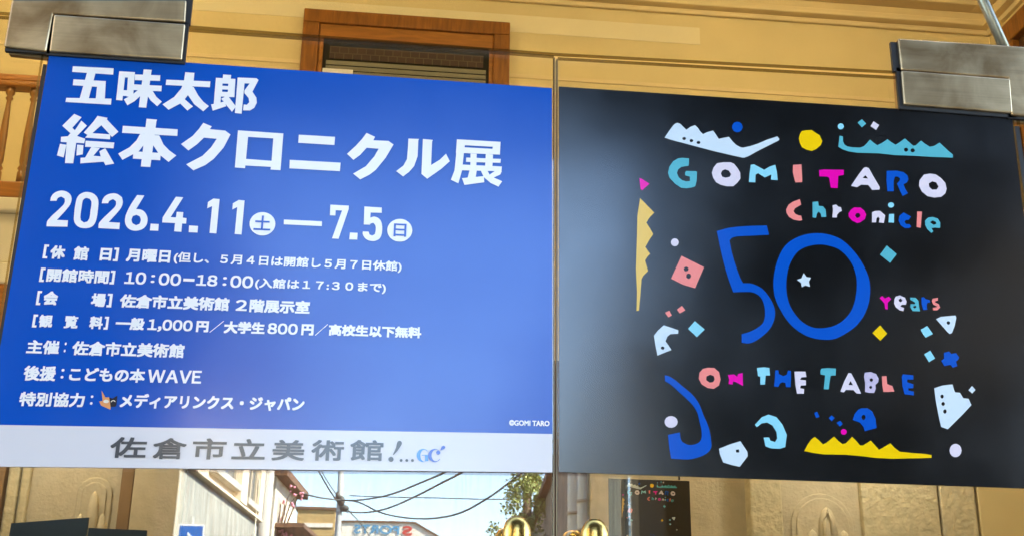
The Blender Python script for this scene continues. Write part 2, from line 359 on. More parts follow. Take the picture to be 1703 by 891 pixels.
SHP = [
('L','date','white',[[(32.6,318.2),(59.1,319),(58.6,328.1),(44.5,327.9),(48.8,334.5),(53.1,341.1),(57,348),(58.2,350.8),(58.9,353.9),(59.2,357.1),(59,359.8),(58.2,362.4),(57,364.8),(55.2,366.8),(53,368.4),(50.7,369.6),(48.4,370.3),(46.1,370.6),(43.8,370.5),(41.1,369.7),(38.6,368.6),(36.4,366.9),(34.8,365.2),(33.6,363.1),(32.7,360.8),(32.3,358.9),(32.3,356.9),(32.2,354.8),(40.2,355.3),(40.5,356.8),(40.8,358.2),(41.5,359.5),(42.6,360.5),(44,361.1),(45.4,361.8),(50.1,359.2),(50.5,357.5),(50.9,355.8),(51,354.1),(50.6,352.2),(49.9,350.4),(49,348.8),(43.6,341.5),(37.9,334.4),(33,326.8),(32.4,324.1),(32.5,321.1)]]),
('L','date','white',[[(98.6,319),(125.4,318.8),(125,328),(110.6,328.3),(114.8,334.6),(119.1,341),(123,347.7),(124.2,350.6),(125,353.7),(125.3,356.9),(125,359.7),(124.1,362.4),(123.2,365.1),(121.2,366.7),(119.1,368.2),(116.9,369.5),(115,370.1),(113,370.5),(111.1,370.4),(108.1,369.8),(105.3,368.7),(102.8,367.1),(101.1,365.4),(99.9,363.4),(98.9,361.2),(98.5,359.2),(98.4,357),(98.3,354.9),(106.5,355.4),(107.4,359),(112.1,361.9),(116.1,359),(116.4,357.3),(116.8,355.5),(116.8,353.9),(116.4,352.1),(115.7,350.5),(114.8,349.1),(109.3,341.8),(103.7,334.7),(98.7,327.2),(98.1,324.6),(98.3,321.8)]]),
('L','date','white',[[(77.9,370.4),(80.2,370.2),(82.6,369.8),(84.9,368.9),(87.1,367.7),(89,366),(90.8,364.1),(92,362.1),(93,360),(93.6,357.8),(94.2,354.3),(94.4,350.9),(94.5,347.5),(94.7,341.9),(94.7,336.3),(94.4,330.8),(93.9,328),(93.1,325.4),(92,323),(90.5,321.2),(88.8,319.9),(86.8,318.9),(84.3,318.2),(81.7,317.9),(79.1,318),(76.7,318.3),(74.3,319),(72,320.2),(70.2,321.6),(68.6,323.5),(67.2,325.5),(66.4,327.5),(65.8,329.6),(65.5,331.8),(65,339.9),(64.8,348.1),(65,356.2),(65.3,359.1),(66.1,362),(67.3,364.6),(68.7,366.4),(70.4,367.8),(72.4,369),(74.1,369.8),(76,370.2)],[(77.9,361.5),(79.3,361.4),(80.7,360.9),(82.1,360.5),(83.2,359),(84.3,357.6),(85,356),(85.4,352.1),(85.4,348.3),(85.3,344.4),(85.4,340.5),(85.5,336.7),(85.3,332.8),(84.8,331),(84.1,329.3),(83.4,327.6),(79.1,326.1),(74.9,329),(74.4,330.9),(73.8,332.8),(73.5,334.8),(73.3,339.5),(73.3,344.2),(73.4,348.9),(73.3,351.7),(73.3,354.4),(73.5,357.1),(73.9,358.4),(74.5,359.4),(75.3,360.4),(76.1,361),(77,361.4)]]),
('L','date','white',[[(142.5,369.6),(152,369.4),(143.6,348.8),(145.9,348.9),(148.2,348.9),(150.5,348.4),(152.9,347.1),(155,345.3),(156.9,343.1),(158.3,340.7),(159.4,338.2),(160.1,335.5),(160.3,332.4),(160.2,329.3),(159.5,326.4),(158.4,324.1),(156.8,322),(154.9,320.3),(152.5,318.9),(149.9,318.1),(147.2,317.6),(144.5,317.6),(141.7,318),(139.1,319),(136.8,320.6),(134.7,322.7),(133.1,325.1),(132,327.5),(131.3,330.1),(131,332.7),(131,335.7),(131.2,338.8),(131.8,341.7),(132.9,346.2),(134.3,350.6),(135.9,354.9),(138,359.9),(140.3,364.7)],[(145,340.6),(149.3,338.8),(150.2,337.1),(151,335.5),(151.5,333.8),(151.5,331.7),(151,329.8),(150.6,327.8),(146.3,325.5),(141.4,328.1),(140.6,329.7),(139.9,331.4),(139.4,333.1),(139.6,335),(140.1,336.8),(140.6,338.6)]]),
('L','date','white',[[(164.8,328.8),(175.4,328.8),(175.8,319),(164.9,319)]]),
('L','date','white',[[(193.4,369.9),(203.3,369.6),(189.7,339.6),(196.7,339.5),(196.9,347.8),(205.6,347.8),(205.7,339.7),(210.7,339.2),(211,331.2),(205.7,331.1),(206,319),(196.5,319.3),(196.4,331.2),(179.5,331.3),(179.4,338.6)]]),
('L','date','white',[[(215.2,328.8),(226.9,328.6),(227.2,319.1),(215.6,319)]]),
('L','date','white',[[(243.3,370),(251.6,369.7),(252.2,319),(243,319.3),(242.7,358.7),(236.5,355.2),(236.5,364.4)]]),
('L','date','white',[[(277.3,369.8),(285.2,369.5),(285.6,319.1),(276.4,319.4),(276.3,359.2),(270,355.2),(269.9,364.4)]]),
('L','date','white',[[(340.6,344),(392.4,344),(392.9,336.8),(340.9,336.9)]]),
('L','date','white',[[(402.5,369.6),(428.1,369.6),(428.2,364.3),(416.9,319.3),(407.9,319.5),(419.1,361.7),(410.2,361.7),(410.5,353.7),(402.8,353.6)]]),
('L','date','white',[[(432,329.4),(442.6,329.4),(442.6,319.3),(431.6,319.1)]]),
('L','date','white',[[(449.9,369.5),(474.2,369.2),(474.6,361.2),(459,360.8),(459,353.1),(460.8,353.9),(462.6,354.7),(464.5,355),(466.9,354.5),(469.2,353.6),(471.3,352.1),(473.1,350.1),(474.4,347.7),(475.4,345.1),(476.1,340.9),(476.4,336.7),(476.3,332.4),(476,329.3),(475.4,326.3),(474.2,323.5),(472.7,321.6),(470.7,320.1),(468.6,319),(466.4,318.3),(464.2,318.1),(462,318.2),(459.3,318.7),(456.8,319.6),(454.5,321),(452.5,323),(451,325.3),(449.7,327.9),(449.5,329.2),(449.6,330.5),(449.8,331.9),(457.6,331.8),(459.3,327.6),(463,326.2),(466.6,328.7),(466.9,330.9),(467.3,333),(467.4,335.1),(467.4,337.3),(467.2,339.4),(466.7,341.5),(465.8,343),(464.6,344.3),(463.5,345.6),(459.9,344.3),(458.9,342.4),(450.4,342.2)]]),
('L','date','white',[[(329.5,337.1),(329.5,334.4),(329.1,331.8),(328.3,329.2),(327,326.9),(325.4,324.7),(323.5,322.9),(321.3,321.3),(318.9,320.2),(316.3,319.4),(313.6,319.1),(310.9,319.2),(308.2,319.7),(305.6,320.6),(303.2,321.9),(301,323.5),(299,325.4),(297.4,327.7),(296.2,330.1),(295.3,332.7),(294.9,335.3),(294.8,338),(295.2,340.7),(296.1,343.2),(297.3,345.6),(298.9,347.8),(300.8,349.6),(303,351.2),(305.4,352.4),(308,353.1),(310.7,353.5),(313.5,353.4),(316.2,352.9),(318.8,352),(321.2,350.7),(323.5,349.1),(325.4,347.1),(327,344.9),(328.3,342.4),(329.1,339.8)]]),
('L','date','white',[[(518.6,337.1),(518.5,334.4),(517.9,331.8),(517,329.2),(515.6,326.9),(513.9,324.8),(511.9,322.9),(509.6,321.4),(507.1,320.3),(504.5,319.5),(501.8,319.2),(499,319.3),(496.3,319.7),(493.8,320.6),(491.4,321.9),(489.2,323.5),(487.3,325.5),(485.8,327.7),(484.6,330.1),(483.9,332.7),(483.5,335.3),(483.6,338),(484.1,340.6),(485.1,343.2),(486.4,345.5),(488.1,347.7),(490.1,349.5),(492.4,351),(494.9,352.2),(497.5,353),(500.3,353.3),(503,353.3),(505.7,352.8),(508.3,351.9),(510.7,350.6),(512.9,348.9),(514.8,347),(516.3,344.8),(517.5,342.3),(518.2,339.7)]]),
('L','details','white',[[(256.5,180),(257.2,179.4),(273.8,195.6),(273.2,196.3)]]),
('L','details','white',[[(394,180.3),(394.8,179.7),(410.2,195.5),(409.6,196.2)]]),
('L','title','white',[[(33.8,559.2),(88.4,560.3),(89,550.2),(34,550.3)]]),
('L','title','white',[[(53.8,550.7),(65.2,550.7),(60.6,503),(48.7,503.2)]]),
('L','title','white',[[(37.4,538.9),(80.5,539.4),(81.2,529.4),(37.7,529.6)]]),
('L','title','white',[[(69.6,538.8),(80.5,539.4),(83.1,503.6),(70.8,503.8)]]),
('L','title','white',[[(31.8,509.4),(91.4,512.6),(91.8,503.3),(31.6,503)]]),
('L','title','white',[[(96.5,556.4),(105.1,556.4),(106.2,510.8),(97.7,511.1)]]),
('L','title','white',[[(108.6,556.5),(117.6,556.5),(119.7,517.4),(111.1,517.4)]]),
('L','title','white',[[(96.5,556.4),(117.6,556.5),(118.1,547.5),(96.7,547)]]),
('L','title','white',[[(98.6,526.9),(119.3,527.4),(119.6,518.3),(98.7,518)]]),
('L','title','white',[[(128.9,562),(140.3,562),(139.8,559.9),(139.3,501.9),(129.1,502.1)]]),
('L','title','white',[[(118,552.9),(152.4,554.3),(153,545.3),(118.9,544)]]),
('L','title','white',[[(118.5,537.2),(156.3,537.9),(156.7,529.1),(118.4,528.2)]]),
('L','title','white',[[(126.8,530.7),(133.7,528.5),(129.9,520.4),(122.4,510.9),(113.7,504),(107.9,512.7),(117.5,520.1)]]),
('L','title','white',[[(136.6,528.7),(144.8,528.9),(151,519.7),(159.1,513),(153.6,505.4),(144,513.6),(136.1,524.2)]]),
('L','title','white',[[(161.4,548),(221.7,550),(222,540.5),(161.4,539.6)]]),
('L','title','white',[[(185.8,562),(198.5,561.9),(198.9,542.5),(195.4,529.8),(186.4,513.4),(169.4,501),(160.5,508.8),(174.9,521.5),(183.1,535.7),(185.5,546)]]),
('L','title','white',[[(191.1,539.2),(199.7,539.2),(207.4,526.2),(215.1,517.1),(223.6,510.6),(216.6,502),(203,512.4),(190.6,529.5)]]),
('L','title','white',[[(189.1,519.5),(202,508.5),(195,501.6),(184.1,511.9)]]),
('L','title','white',[[(238.2,562.5),(249.5,562.5),(249.4,555.1),(238.3,555.4)]]),
('L','title','white',[[(228.9,556.3),(256,556.6),(257.2,527.3),(230.8,526.9)],[(238.8,547.9),(246.9,548.1),(246.8,544.4),(238.9,544.3)],[(239.3,538.4),(247.3,538.6),(247.3,534.9),(239.4,534.8)]]),
('L','title','white',[[(228.9,556.3),(238,556.5),(238.9,515.1),(229.8,512.2)]]),
('L','title','white',[[(226.2,513.5),(244.2,519.3),(247.4,512.3),(229.5,503.8)]]),
('L','title','white',[[(239.3,523.4),(247.2,529.9),(260.7,512.8),(256,504)]]),
('L','title','white',[[(258.9,559.1),(269.2,559.5),(269.5,502),(260.1,502.5)]]),
('L','title','white',[[(259.3,559.1),(285.1,560.2),(288.3,557.5),(281.4,538),(287.7,528.9),(289,521),(286.1,512.5),(280.6,508),(271,507.5),(271,516.8),(275.3,516.6),(278.5,520.9),(276.9,527.6),(270.4,534.9),(270,538.9),(276.3,550.8),(260.1,550.3)]]),
('L','title','white',[[(45.5,485.7),(55.9,481.2),(45.9,464.4),(49.7,460.8),(56.1,476),(64.4,468.9),(53.6,452.4),(64.7,448.9),(64.3,442),(33.8,442.1),(33.1,449.7),(41.8,451.2),(44.4,456.1),(32.3,466.5)]]),
('L','title','white',[[(41.3,445.1),(53.8,443.8),(54.1,411.3),(43.5,411)]]),
('L','title','white',[[(33.2,439.3),(41.7,438.3),(40.6,419.3),(31.6,421.7)]]),
('L','title','white',[[(55.5,439.4),(63.7,439.1),(64.6,425.3),(56.6,423.1)]]),
('L','title','white',[[(76.4,484.8),(89.8,482.7),(89,480.5),(106.8,462.5),(99.4,454),(83.1,470.9),(69.3,453.5),(61.6,458.1),(71.7,474.9)]]),
('L','title','white',[[(68.6,458.2),(96.7,457.7),(97.1,450.2),(64.4,450.6)]]),
('L','title','white',[[(65.6,446.1),(103.4,445.8),(103.4,437),(66.2,436.9)]]),
('L','title','white',[[(74.2,437),(85.6,436.3),(78.6,424.1),(88.3,423.8),(85.5,431.3),(92.6,436.5),(107.1,414.1),(96,411.1),(93.1,416.2),(63.2,411.8),(62.5,420.1),(68.3,420.8)]]),
('L','title','white',[[(111.5,472),(185,471.6),(185.6,461.4),(111.7,461.1)]]),
('L','title','white',[[(141.6,485.1),(155.9,484.6),(155.2,482.1),(155,412),(142.4,412.1)]]),
('L','title','white',[[(135.8,461.2),(148.1,461),(144.8,448.8),(137,434.7),(117.1,420.5),(110.5,429.5),(124.2,439.9),(132.2,451.2)]]),
('L','title','white',[[(151.9,460.8),(161.4,460.6),(168.6,447.1),(177.2,438.6),(187.4,431.5),(178.1,421.2),(164.7,431.7),(153.5,447.2)]]),
('L','title','white',[[(130.1,434.2),(166.3,434),(166.9,423),(130.5,423.1)]]),
('L','title','white',[[(218.4,484.1),(230.5,479.4),(228.4,474.8),(249.4,474.1),(257.1,468.4),(249.9,448.1),(238.2,429.9),(227.7,419.5),(212.4,410.6),(202,419),(222.5,433.3),(232.7,447),(239.1,460.6),(221.6,461.2),(213.1,450.1),(202.7,440.2),(191.8,449.3),(206.1,462.7),(213.6,474.3)]]),
('L','title','white',[[(266.8,475.7),(329.7,475.1),(330.2,418),(316.5,418.1),(316.6,422.2),(281.6,422.2),(281.6,418.1),(267.7,418.3)],[(281.5,466.5),(316.4,466.4),(316.8,431.6),(281.7,432.3)]]),
('L','title','white',[[(351.3,474.6),(402.3,474.7),(402.3,461.7),(351.5,461.9)]]),
('L','title','white',[[(341.7,434.7),(412.7,434.8),(412.5,421.5),(342.1,421.6)]]),
('L','title','white',[[(446.7,484),(459.2,478.5),(456.9,472.9),(478.8,473.3),(486.2,468.1),(476,446.6),(462.9,426.8),(454.3,418.6),(441.7,410.6),(431.2,418.9),(448.5,431.5),(459.8,447.8),(465.2,460),(448,460.4),(439.6,448.7),(430.4,440.3),(420.9,449.1),(432.7,462.8),(441.2,474.6)]]),
('L','title','white',[[(507.2,479),(522.6,479.4),(521.7,477.3),(521.6,451.7),(517.2,435.8),(510.4,426.4),(502.2,418.8),(491.8,426.4),(501.9,435.9),(506.5,446.3),(507,459.8)]]),
('L','title','white',[[(528.2,479.8),(542.9,479.2),(541.7,476.6),(541.6,439.1),(553.6,448.1),(562.6,458.4),(568.5,446.8),(556.2,433.7),(536.8,417.3),(528.2,424.2)]]),
('L','title','white',[[(577.9,482.6),(642.6,482.8),(641.8,462.1),(577,460.9)],[(589.8,473.8),(631.1,474),(630.7,470.6),(589.5,470.4)]]),
('L','title','white',[[(577.9,482.6),(589.6,482.5),(588.5,458.3),(586.7,433.3),(581.9,412.7),(571,417.8),(575.7,432.6),(577.2,455.3)]]),
('L','title','white',[[(592.4,454.2),(643.4,455.2),(642.9,448.8),(592.1,447.2)]]),
('L','title','white',[[(598.5,461.2),(607.6,461.1),(607.4,434.1),(598.7,434.1)]]),
('L','title','white',[[(621,462),(631.7,461.5),(630.9,436),(620.3,436.3)]]),
('L','title','white',[[(584.8,442.7),(645,443.2),(644.5,435.5),(584.2,433.6)]]),
('L','title','white',[[(597.8,434.9),(608.2,434.6),(606.8,424.2),(618.8,426.3),(619.6,416.7),(590.8,410.8),(587,421.2),(595.2,422.6)]]),
('L','title','white',[[(614,435),(624,435.2),(627.1,429),(635.9,436.3),(644.9,435.5),(642.9,430.4),(633.4,424.9),(645.8,419.8),(640.5,411),(629,416.1),(619,424.5)]]),
('L','cat_orange','orange',[[(130.5,98.3),(136.4,89.4),(140.6,90),(141.6,87),(144.1,77.3),(144.4,73.8),(132.4,78.8),(129.3,84.2),(133.5,85)]]),
('L','cat_black','ink',[[(141,89.5),(145.2,88.3),(150.7,92.3),(151,84.9),(151,79.9),(150,77.6),(144.1,77.3)]]),
('L','cat_eye','cream',[[(141.4,84.3),(141.3,83.6),(140.9,83),(140.2,82.4),(139.2,82.1),(138.2,82),(137.1,82.1),(136.1,82.4),(135.3,82.8),(134.7,83.4),(134.5,84.1),(134.6,84.8),(135,85.4),(135.7,85.9),(136.6,86.3),(137.6,86.4),(138.7,86.3),(139.7,86),(140.5,85.5),(141.1,84.9)]]),
('L','cat_eye','cream',[[(143.6,83.4),(143.8,83.9),(143.9,84.3),(144.1,84.8),(144.4,85.2),(144.8,85.5),(145.3,85.7),(145.7,85.9),(146.1,86),(146.5,86),(147,86),(147.4,85.9),(147.9,85.7),(148.2,85.5),(148.6,85.2),(148.8,84.9),(149.1,84.5),(149.2,84.1),(149.4,83.7),(149.1,83.8),(148.8,83.8),(148.5,83.9),(148.3,84.1),(148,84.4),(147.8,84.6),(147.4,84.8),(146.9,84.9),(146.4,85),(146,84.9),(145.6,84.7),(145.2,84.4),(145,84.2),(144.8,83.8),(144.7,83.5)]]),
('L','footer','grey',[[(513.8,39.4),(514.6,39.3),(515.4,39),(516.1,38.5),(516.5,37.9),(516.9,37.2),(517.2,36.5),(516.9,35.5),(516.7,34.5),(516.3,33.6),(514.9,31.1),(513.4,28.6),(511.8,26.3),(510.2,24.3),(508.5,22.3),(506.8,20.4),(505.8,20.7),(506.3,21.9),(506.8,23.1),(507.3,24.3),(508.1,26.2),(508.9,28.2),(509.6,30.2),(510,32.1),(510.3,34.1),(510.7,36.1),(511,37),(511.4,37.9),(511.8,38.7),(512.5,39),(513.1,39.3)]]),
('L','footer','grey',[[(507.1,14.8),(507,14),(506.7,13.1),(506.2,12.4),(505.5,11.9),(504.7,11.5),(503.9,11.4),(503,11.5),(502.2,11.8),(501.5,12.4),(500.9,13.1),(500.5,13.9),(500.4,14.7),(500.4,15.6),(500.7,16.4),(501.2,17.1),(501.9,17.7),(502.7,18),(503.6,18.2),(504.4,18.1),(505.3,17.7),(506,17.2),(506.6,16.5),(506.9,15.7)]]),
('L','footer','grey',[[(518.9,13.5),(518.8,12.7),(518.4,12.1),(517.8,11.7),(517.1,11.5),(516.3,11.6),(515.7,12.1),(515.2,12.7),(515.1,13.4),(515.2,14.2),(515.6,14.8),(516.2,15.2),(516.9,15.4),(517.7,15.3),(518.3,14.9),(518.8,14.2)]]),
('L','footer','grey',[[(526.4,13.6),(526.3,12.8),(525.9,12.2),(525.3,11.8),(524.5,11.6),(523.8,11.7),(523.1,12.2),(522.7,12.8),(522.5,13.5),(522.6,14.3),(523,14.9),(523.6,15.3),(524.4,15.5),(525.1,15.4),(525.8,14.9),(526.2,14.3)]]),
('L','footer','grey',[[(533.9,13.7),(533.8,12.9),(533.4,12.3),(532.8,11.8),(532,11.7),(531.3,11.8),(530.6,12.2),(530.2,12.9),(530,13.6),(530.1,14.4),(530.5,15),(531.1,15.4),(531.9,15.6),(532.6,15.5),(533.3,15),(533.7,14.4)]]),
('L','logo_light','logo_light',[[(552.1,25.8),(550.8,27.1),(549.2,28.2),(547.5,28.8),(545.7,29.1),(543.9,29),(542.2,28.5),(540.6,27.6),(539.3,26.4),(538.2,24.9),(537.5,23.3),(537.1,21.5),(537.1,19.6),(537.5,17.8),(538.3,16.1),(539.3,14.6),(540.7,13.3),(542.3,12.4),(544,11.8),(545.8,11.6),(547.6,11.8),(549.3,12.4),(550.8,13.3),(552.1,14.6),(550.2,13.3),(549.3,12.7),(548.4,12.4),(547.4,12.3),(546.4,12.5),(545.4,13),(544.5,13.7),(543.7,14.7),(543.1,15.8),(542.6,17.2),(542.3,18.6),(542.1,20.1),(542.2,21.6),(542.4,23),(542.8,24.4),(543.4,25.5),(544.1,26.5),(545,27.3),(545.9,27.7),(546.9,27.9),(547.9,27.9),(548.9,27.5),(549.8,26.9),(550.6,26)]]),
('L','logo_light','logo_light',[[(548.1,21.2),(552.3,21.2),(552.8,13.1),(548.4,13.1)]]),
('L','logo_light','logo_light',[[(543.9,21.1),(548.5,21.2),(548.5,20.2),(543.9,20.2)]]),
('L','logo_dark','logo_dark',[[(566.3,27.2),(564.8,28.2),(563.1,28.9),(561.3,29.2),(559.5,29.1),(557.7,28.6),(556.1,27.8),(554.8,26.7),(553.6,25.3),(552.8,23.6),(552.4,21.9),(552.3,20.1),(552.6,18.3),(553.3,16.5),(554.3,15),(555.6,13.7),(557.1,12.7),(558.8,12),(560.5,11.7),(562.3,11.7),(564.1,12.2),(565.7,13),(567.1,14.1),(568.2,15.5),(567.3,15.8),(566.5,14.7),(565.6,13.8),(564.6,13.2),(563.5,12.9),(562.3,12.9),(561.2,13.1),(560.1,13.7),(559.2,14.5),(558.3,15.5),(557.6,16.8),(557.1,18.2),(556.9,19.6),(556.8,21.2),(557,22.6),(557.4,24),(558,25.3),(558.8,26.3),(559.7,27.2),(560.8,27.7),(561.9,28),(563.1,28),(564.2,27.7),(565.3,27.1)]]),
('L','logo_dark','logo_dark',[[(568.3,24.3),(568.2,23.5),(567.8,22.7),(567.2,22.1),(566.5,21.7),(565.6,21.5),(564.8,21.6),(564,22),(563.4,22.6),(563,23.4),(562.8,24.2),(562.9,25.1),(563.3,25.9),(563.9,26.5),(564.6,26.9),(565.5,27),(566.3,26.9),(567.1,26.5),(567.7,25.9),(568.1,25.2)]]),
('L','logo_dark','logo_dark',[[(568.1,27.1),(568.4,28.2),(568.8,29.3),(569.2,30.4),(569.5,31.1),(569.8,31.9),(570.1,32.7),(572.4,33.6),(574.5,32.6),(574.6,30.8),(574.1,30.2),(573.7,29.7),(573.2,29.2),(571.5,28.4),(569.8,27.7)]]),
('R','ragged_cutout','paleblue',[[(156.7,495.2),(165.1,508.7),(171.4,517.3),(174.5,519.6),(176.9,520.1),(180.6,519.2),(185.4,514.2),(189.8,510.1),(195.8,514.9),(202.9,518.3),(207.2,514.5),(210.8,508.5),(214.7,504.7),(221.8,508.5),(230.1,511.4),(233.7,506),(238.3,498.6),(245.7,500.8),(253.8,502.9),(259.3,495.5),(264.4,490.6),(269.7,487.7),(274.2,486.9),(285.1,489.9),(296.1,494.3),(311.9,502.2),(327.7,508.5),(329.1,506.3),(330.8,504.3),(328.8,501.7),(311.3,491.6),(295.5,482.4),(282,473.8),(275.8,471.1),(272.7,470.9),(255.3,473.9),(231.1,478.3),(206.9,483.5),(181.2,489.1),(166.2,492.4)],[(188.9,495.9),(188.3,494.4),(186.8,493.4),(185,493.3),(183.6,494.1),(183.1,495.5),(183.7,497),(185.2,497.9),(187,498.1),(188.4,497.3)],[(199.6,493.2),(199,491.7),(197.6,490.7),(195.9,490.6),(194.6,491.4),(194.1,492.8),(194.7,494.3),(196.1,495.3),(197.8,495.4),(199.1,494.6)],[(210.2,491),(209.6,489.5),(208.1,488.5),(206.3,488.4),(204.9,489.2),(204.4,490.6),(205,492),(206.5,493),(208.3,493.1),(209.7,492.4)]]),
('R','round_cutout','blue',[[(275.4,520.2),(273.9,515.4),(270.3,512),(265.7,511),(261.6,512.7),(259.3,516.7),(259.5,521.6),(262.2,525.9),(266.5,528.2),(271,527.8),(274.4,524.8)]]),
('R','title_letters','teal',[[(192.3,464.5),(182,464.7),(175.9,463.5),(168.2,458.2),(162.7,449.8),(160.2,440.1),(162.2,432.3),(170.2,423.3),(179.1,417.6),(186.6,417.1),(194.9,419),(200.2,421.2),(202.5,430.1),(203.6,444.1),(201.8,445),(187.4,444.5),(185.5,441.7),(186,437.3),(192.7,435.8),(192.4,429.1),(186.9,428),(180.9,429.5),(175.8,434),(173.7,440.2),(175.4,445.9),(180.1,450.1),(186.1,451.8),(191,452.6),(192,456.5)]]),
('R','title_letters','lilac',[[(234.1,459.5),(244.1,461.7),(254.8,462.4),(260,460),(265.1,453.1),(268.3,446.9),(268.2,437.3),(263.3,430.6),(257,424.7),(247.1,424.1),(238.1,425.9),(231.4,429.5),(227.2,436.4),(225.7,444.2),(228.5,452.4)],[(245.9,450.8),(251.2,449),(254.5,443.6),(252.3,439.2),(246.2,437.5),(240.9,438.8),(239.3,443.5),(241.3,448.4)]]),
('R','title_letters','cyan',[[(284.8,460.3),(289.9,461.4),(304.8,453.7),(313.5,459.4),(322.1,462.7),(323.8,452),(324.5,438.4),(314.2,438.6),(315.1,446.6),(304.9,441.5),(295.3,447.8),(291.4,445.1),(290.3,432.8),(280.7,432.8),(282.3,446.2)]]),
('R','triangle_cutout','magenta',[[(117.7,429.1),(121,428.2),(132.3,421),(121.3,410.1),(119.1,412.3)]]),
('R','round_cutout','yellow',[[(365.9,519.7),(372.2,521.4),(381.1,522.2),(393,514.6),(396.3,505.5),(393.7,498.9),(386.2,491.9),(379.3,488.3),(371.2,490),(364.3,493.2),(361.3,501.4),(360.5,507.8),(363,515.4)]]),
('R','round_cutout','cyan',[[(431.6,531.8),(430.7,529.2),(428.8,527.2),(426.4,526.4),(424,526.9),(422.4,528.6),(421.9,531.1),(422.7,533.7),(424.6,535.7),(427.1,536.5),(429.5,536),(431.1,534.3)]]),
('R','square_cutout','teal',[[(460.4,545.4),(466.8,538.7),(459.5,531.8),(453.3,539.3)]]),
('R','square_cutout','lilac',[[(478.6,543.2),(486.8,537.7),(481.5,529.1),(473,534.9)]]),
('R','ragged_cutout','teal',[[(423.7,516.1),(428.9,515.1),(428.4,507.6),(430.2,502.2),(434.4,499.3),(443.2,498.4),(453.8,498.7),(460.2,501.4),(465.1,506.3),(470.5,512.7),(475.9,508),(481.3,504.4),(488.4,508.2),(497.9,515.2),(503.7,510.7),(509.7,507),(517.3,512),(525.3,518.3),(531.6,512.6),(537.4,507.3),(541.1,507.9),(550.5,516.4),(556.7,511.4),(563.4,507.2),(569.9,508.9),(579.5,515),(590.2,504.2),(598.7,496.4),(597.9,491.8),(561.9,490.8),(533.3,490.8),(506.5,490),(483.4,491.3),(465.6,490.7),(449.6,490.1),(435.6,491.4),(426.9,494.2),(420.6,497.8),(421.9,505.3)],[(529.1,500.2),(528.3,498.2),(526.5,496.9),(524.4,496.8),(522.8,497.9),(522.3,499.8),(523.1,501.8),(524.9,503.2),(527,503.3),(528.6,502.2)],[(539.3,499.8),(538.4,497.8),(536.6,496.4),(534.5,496.3),(532.9,497.4),(532.4,499.3),(533.3,501.4),(535.1,502.7),(537.2,502.8),(538.8,501.7)]]),
('R','title_letters','salmon',[[(349.1,464.3),(362.1,465.9),(361.6,439),(360.9,437.4),(351,436.6),(349.2,445.5),(347.9,452.7)]]),
('R','title_letters','magenta',[[(388.4,458.4),(395.5,459.9),(426.4,461.3),(425.9,453.1),(417.2,451.2),(415,431.4),(404.5,431.3),(402.9,447.1),(400,448.7),(388.3,448.3)]]),
('R','title_letters','lilac',[[(457.6,466.6),(461.2,467.6),(465,466.5),(471.5,453.1),(479.6,437.2),(478.8,433.1),(467.7,431.6),(462,439.4),(451.1,439.1),(444.6,434.7),(435.6,436.3),(438.9,441.1),(448.8,455.4)],[(459,454.7),(462.8,449.5),(454.5,449.9)]]),
('R','title_letters','blue',[[(492.4,463.6),(507.9,465),(518.4,463.4),(524.2,458.3),(525.1,451.9),(522.3,447.1),(516.8,444),(518.8,436.8),(522.2,429.8),(513.7,425.1),(510.5,432.7),(506.7,444.3),(511,449.2),(512.2,452.9),(508.9,455.5),(504.4,455.2),(502,447.7),(500.7,431.7),(490.9,431.1),(490.8,447)]]),
('R','title_letters','lilac',[[(550.3,461.4),(559.4,463.6),(568.2,462.9),(575.8,457.8),(582.2,449.9),(583.2,440.8),(580.6,433.3),(573.8,427.4),(562.9,425.5),(552.4,427),(544.2,433.8),(540.6,442.8),(542.3,452)],[(561.8,451.4),(567.9,449.9),(570.9,443.7),(567.7,438.6),(560.5,437.9),(556.5,441.9),(556.1,447.4)]]),
('R','subtitle_letters','salmon',[[(355.9,410.6),(356.8,407.7),(357.8,401.9),(353.6,399.5),(347.8,395.6),(345.6,391),(348.1,387.3),(352.8,385.1),(356.8,385),(357.9,378),(353.9,376.8),(345.2,377.8),(338.3,381.8),(334.7,388.2),(334.5,393.1),(338.6,400.8),(345.2,405.8)]]),
('R','subtitle_letters','teal',[[(375.2,407.4),(383.8,408.5),(384.1,401.8),(390.5,401.4),(394.2,396.6),(394.6,385.1),(387,384.3),(386.5,389.6),(383.5,392.7),(380.6,389.2),(378.9,382.9),(373.8,383.1)]]),
('R','subtitle_letters','lilac',[[(405.1,403.9),(410.8,405.4),(413.8,402.4),(417.8,401.7),(418.8,395.9),(414.8,393.7),(411,389.4),(410.6,385.2),(403.5,384.8),(405.4,396.5)]]),
('R','subtitle_letters','magenta',[[(438,402.5),(447.7,402.8),(453,398.4),(455.4,392),(452.8,385.2),(445.9,379.8),(440.2,378.3),(433.2,381.6),(428.8,387.1),(428.7,392.9),(432.9,398.9)],[(440.5,393.6),(444.6,394.1),(446.8,391),(444.5,387.2),(440.8,386.1),(438.3,389.3)]]),
('R','subtitle_letters','lilac',[[(464.6,396.6),(469.9,398.9),(477.2,399.4),(484.5,392.8),(481.4,380.6),(473.8,381.1),(475.5,387.3),(473.3,390.2),(470.6,387),(469.6,380.9),(463.2,380.5)]]),
('R','subtitle_letters','cyan',[[(499.7,410),(498.3,407.2),(495.3,405.5),(492,405.8),(490,408),(490.3,411),(492.6,413.4),(496,414.1),(498.7,412.8)]]),
('R','subtitle_letters','cyan',[[(490.6,395.2),(498.3,395.8),(496.8,381.9),(488.6,382.1)]]),
('R','subtitle_letters','blue',[[(512.8,399),(516.7,397.2),(523.7,393.1),(520,387.9),(515,387.1),(513.2,384.2),(515.3,381),(520.2,381.1),(523.1,377.3),(518.8,374.9),(513.1,374.6),(507,378.4),(504.1,385.7),(505.9,393.2)]]),
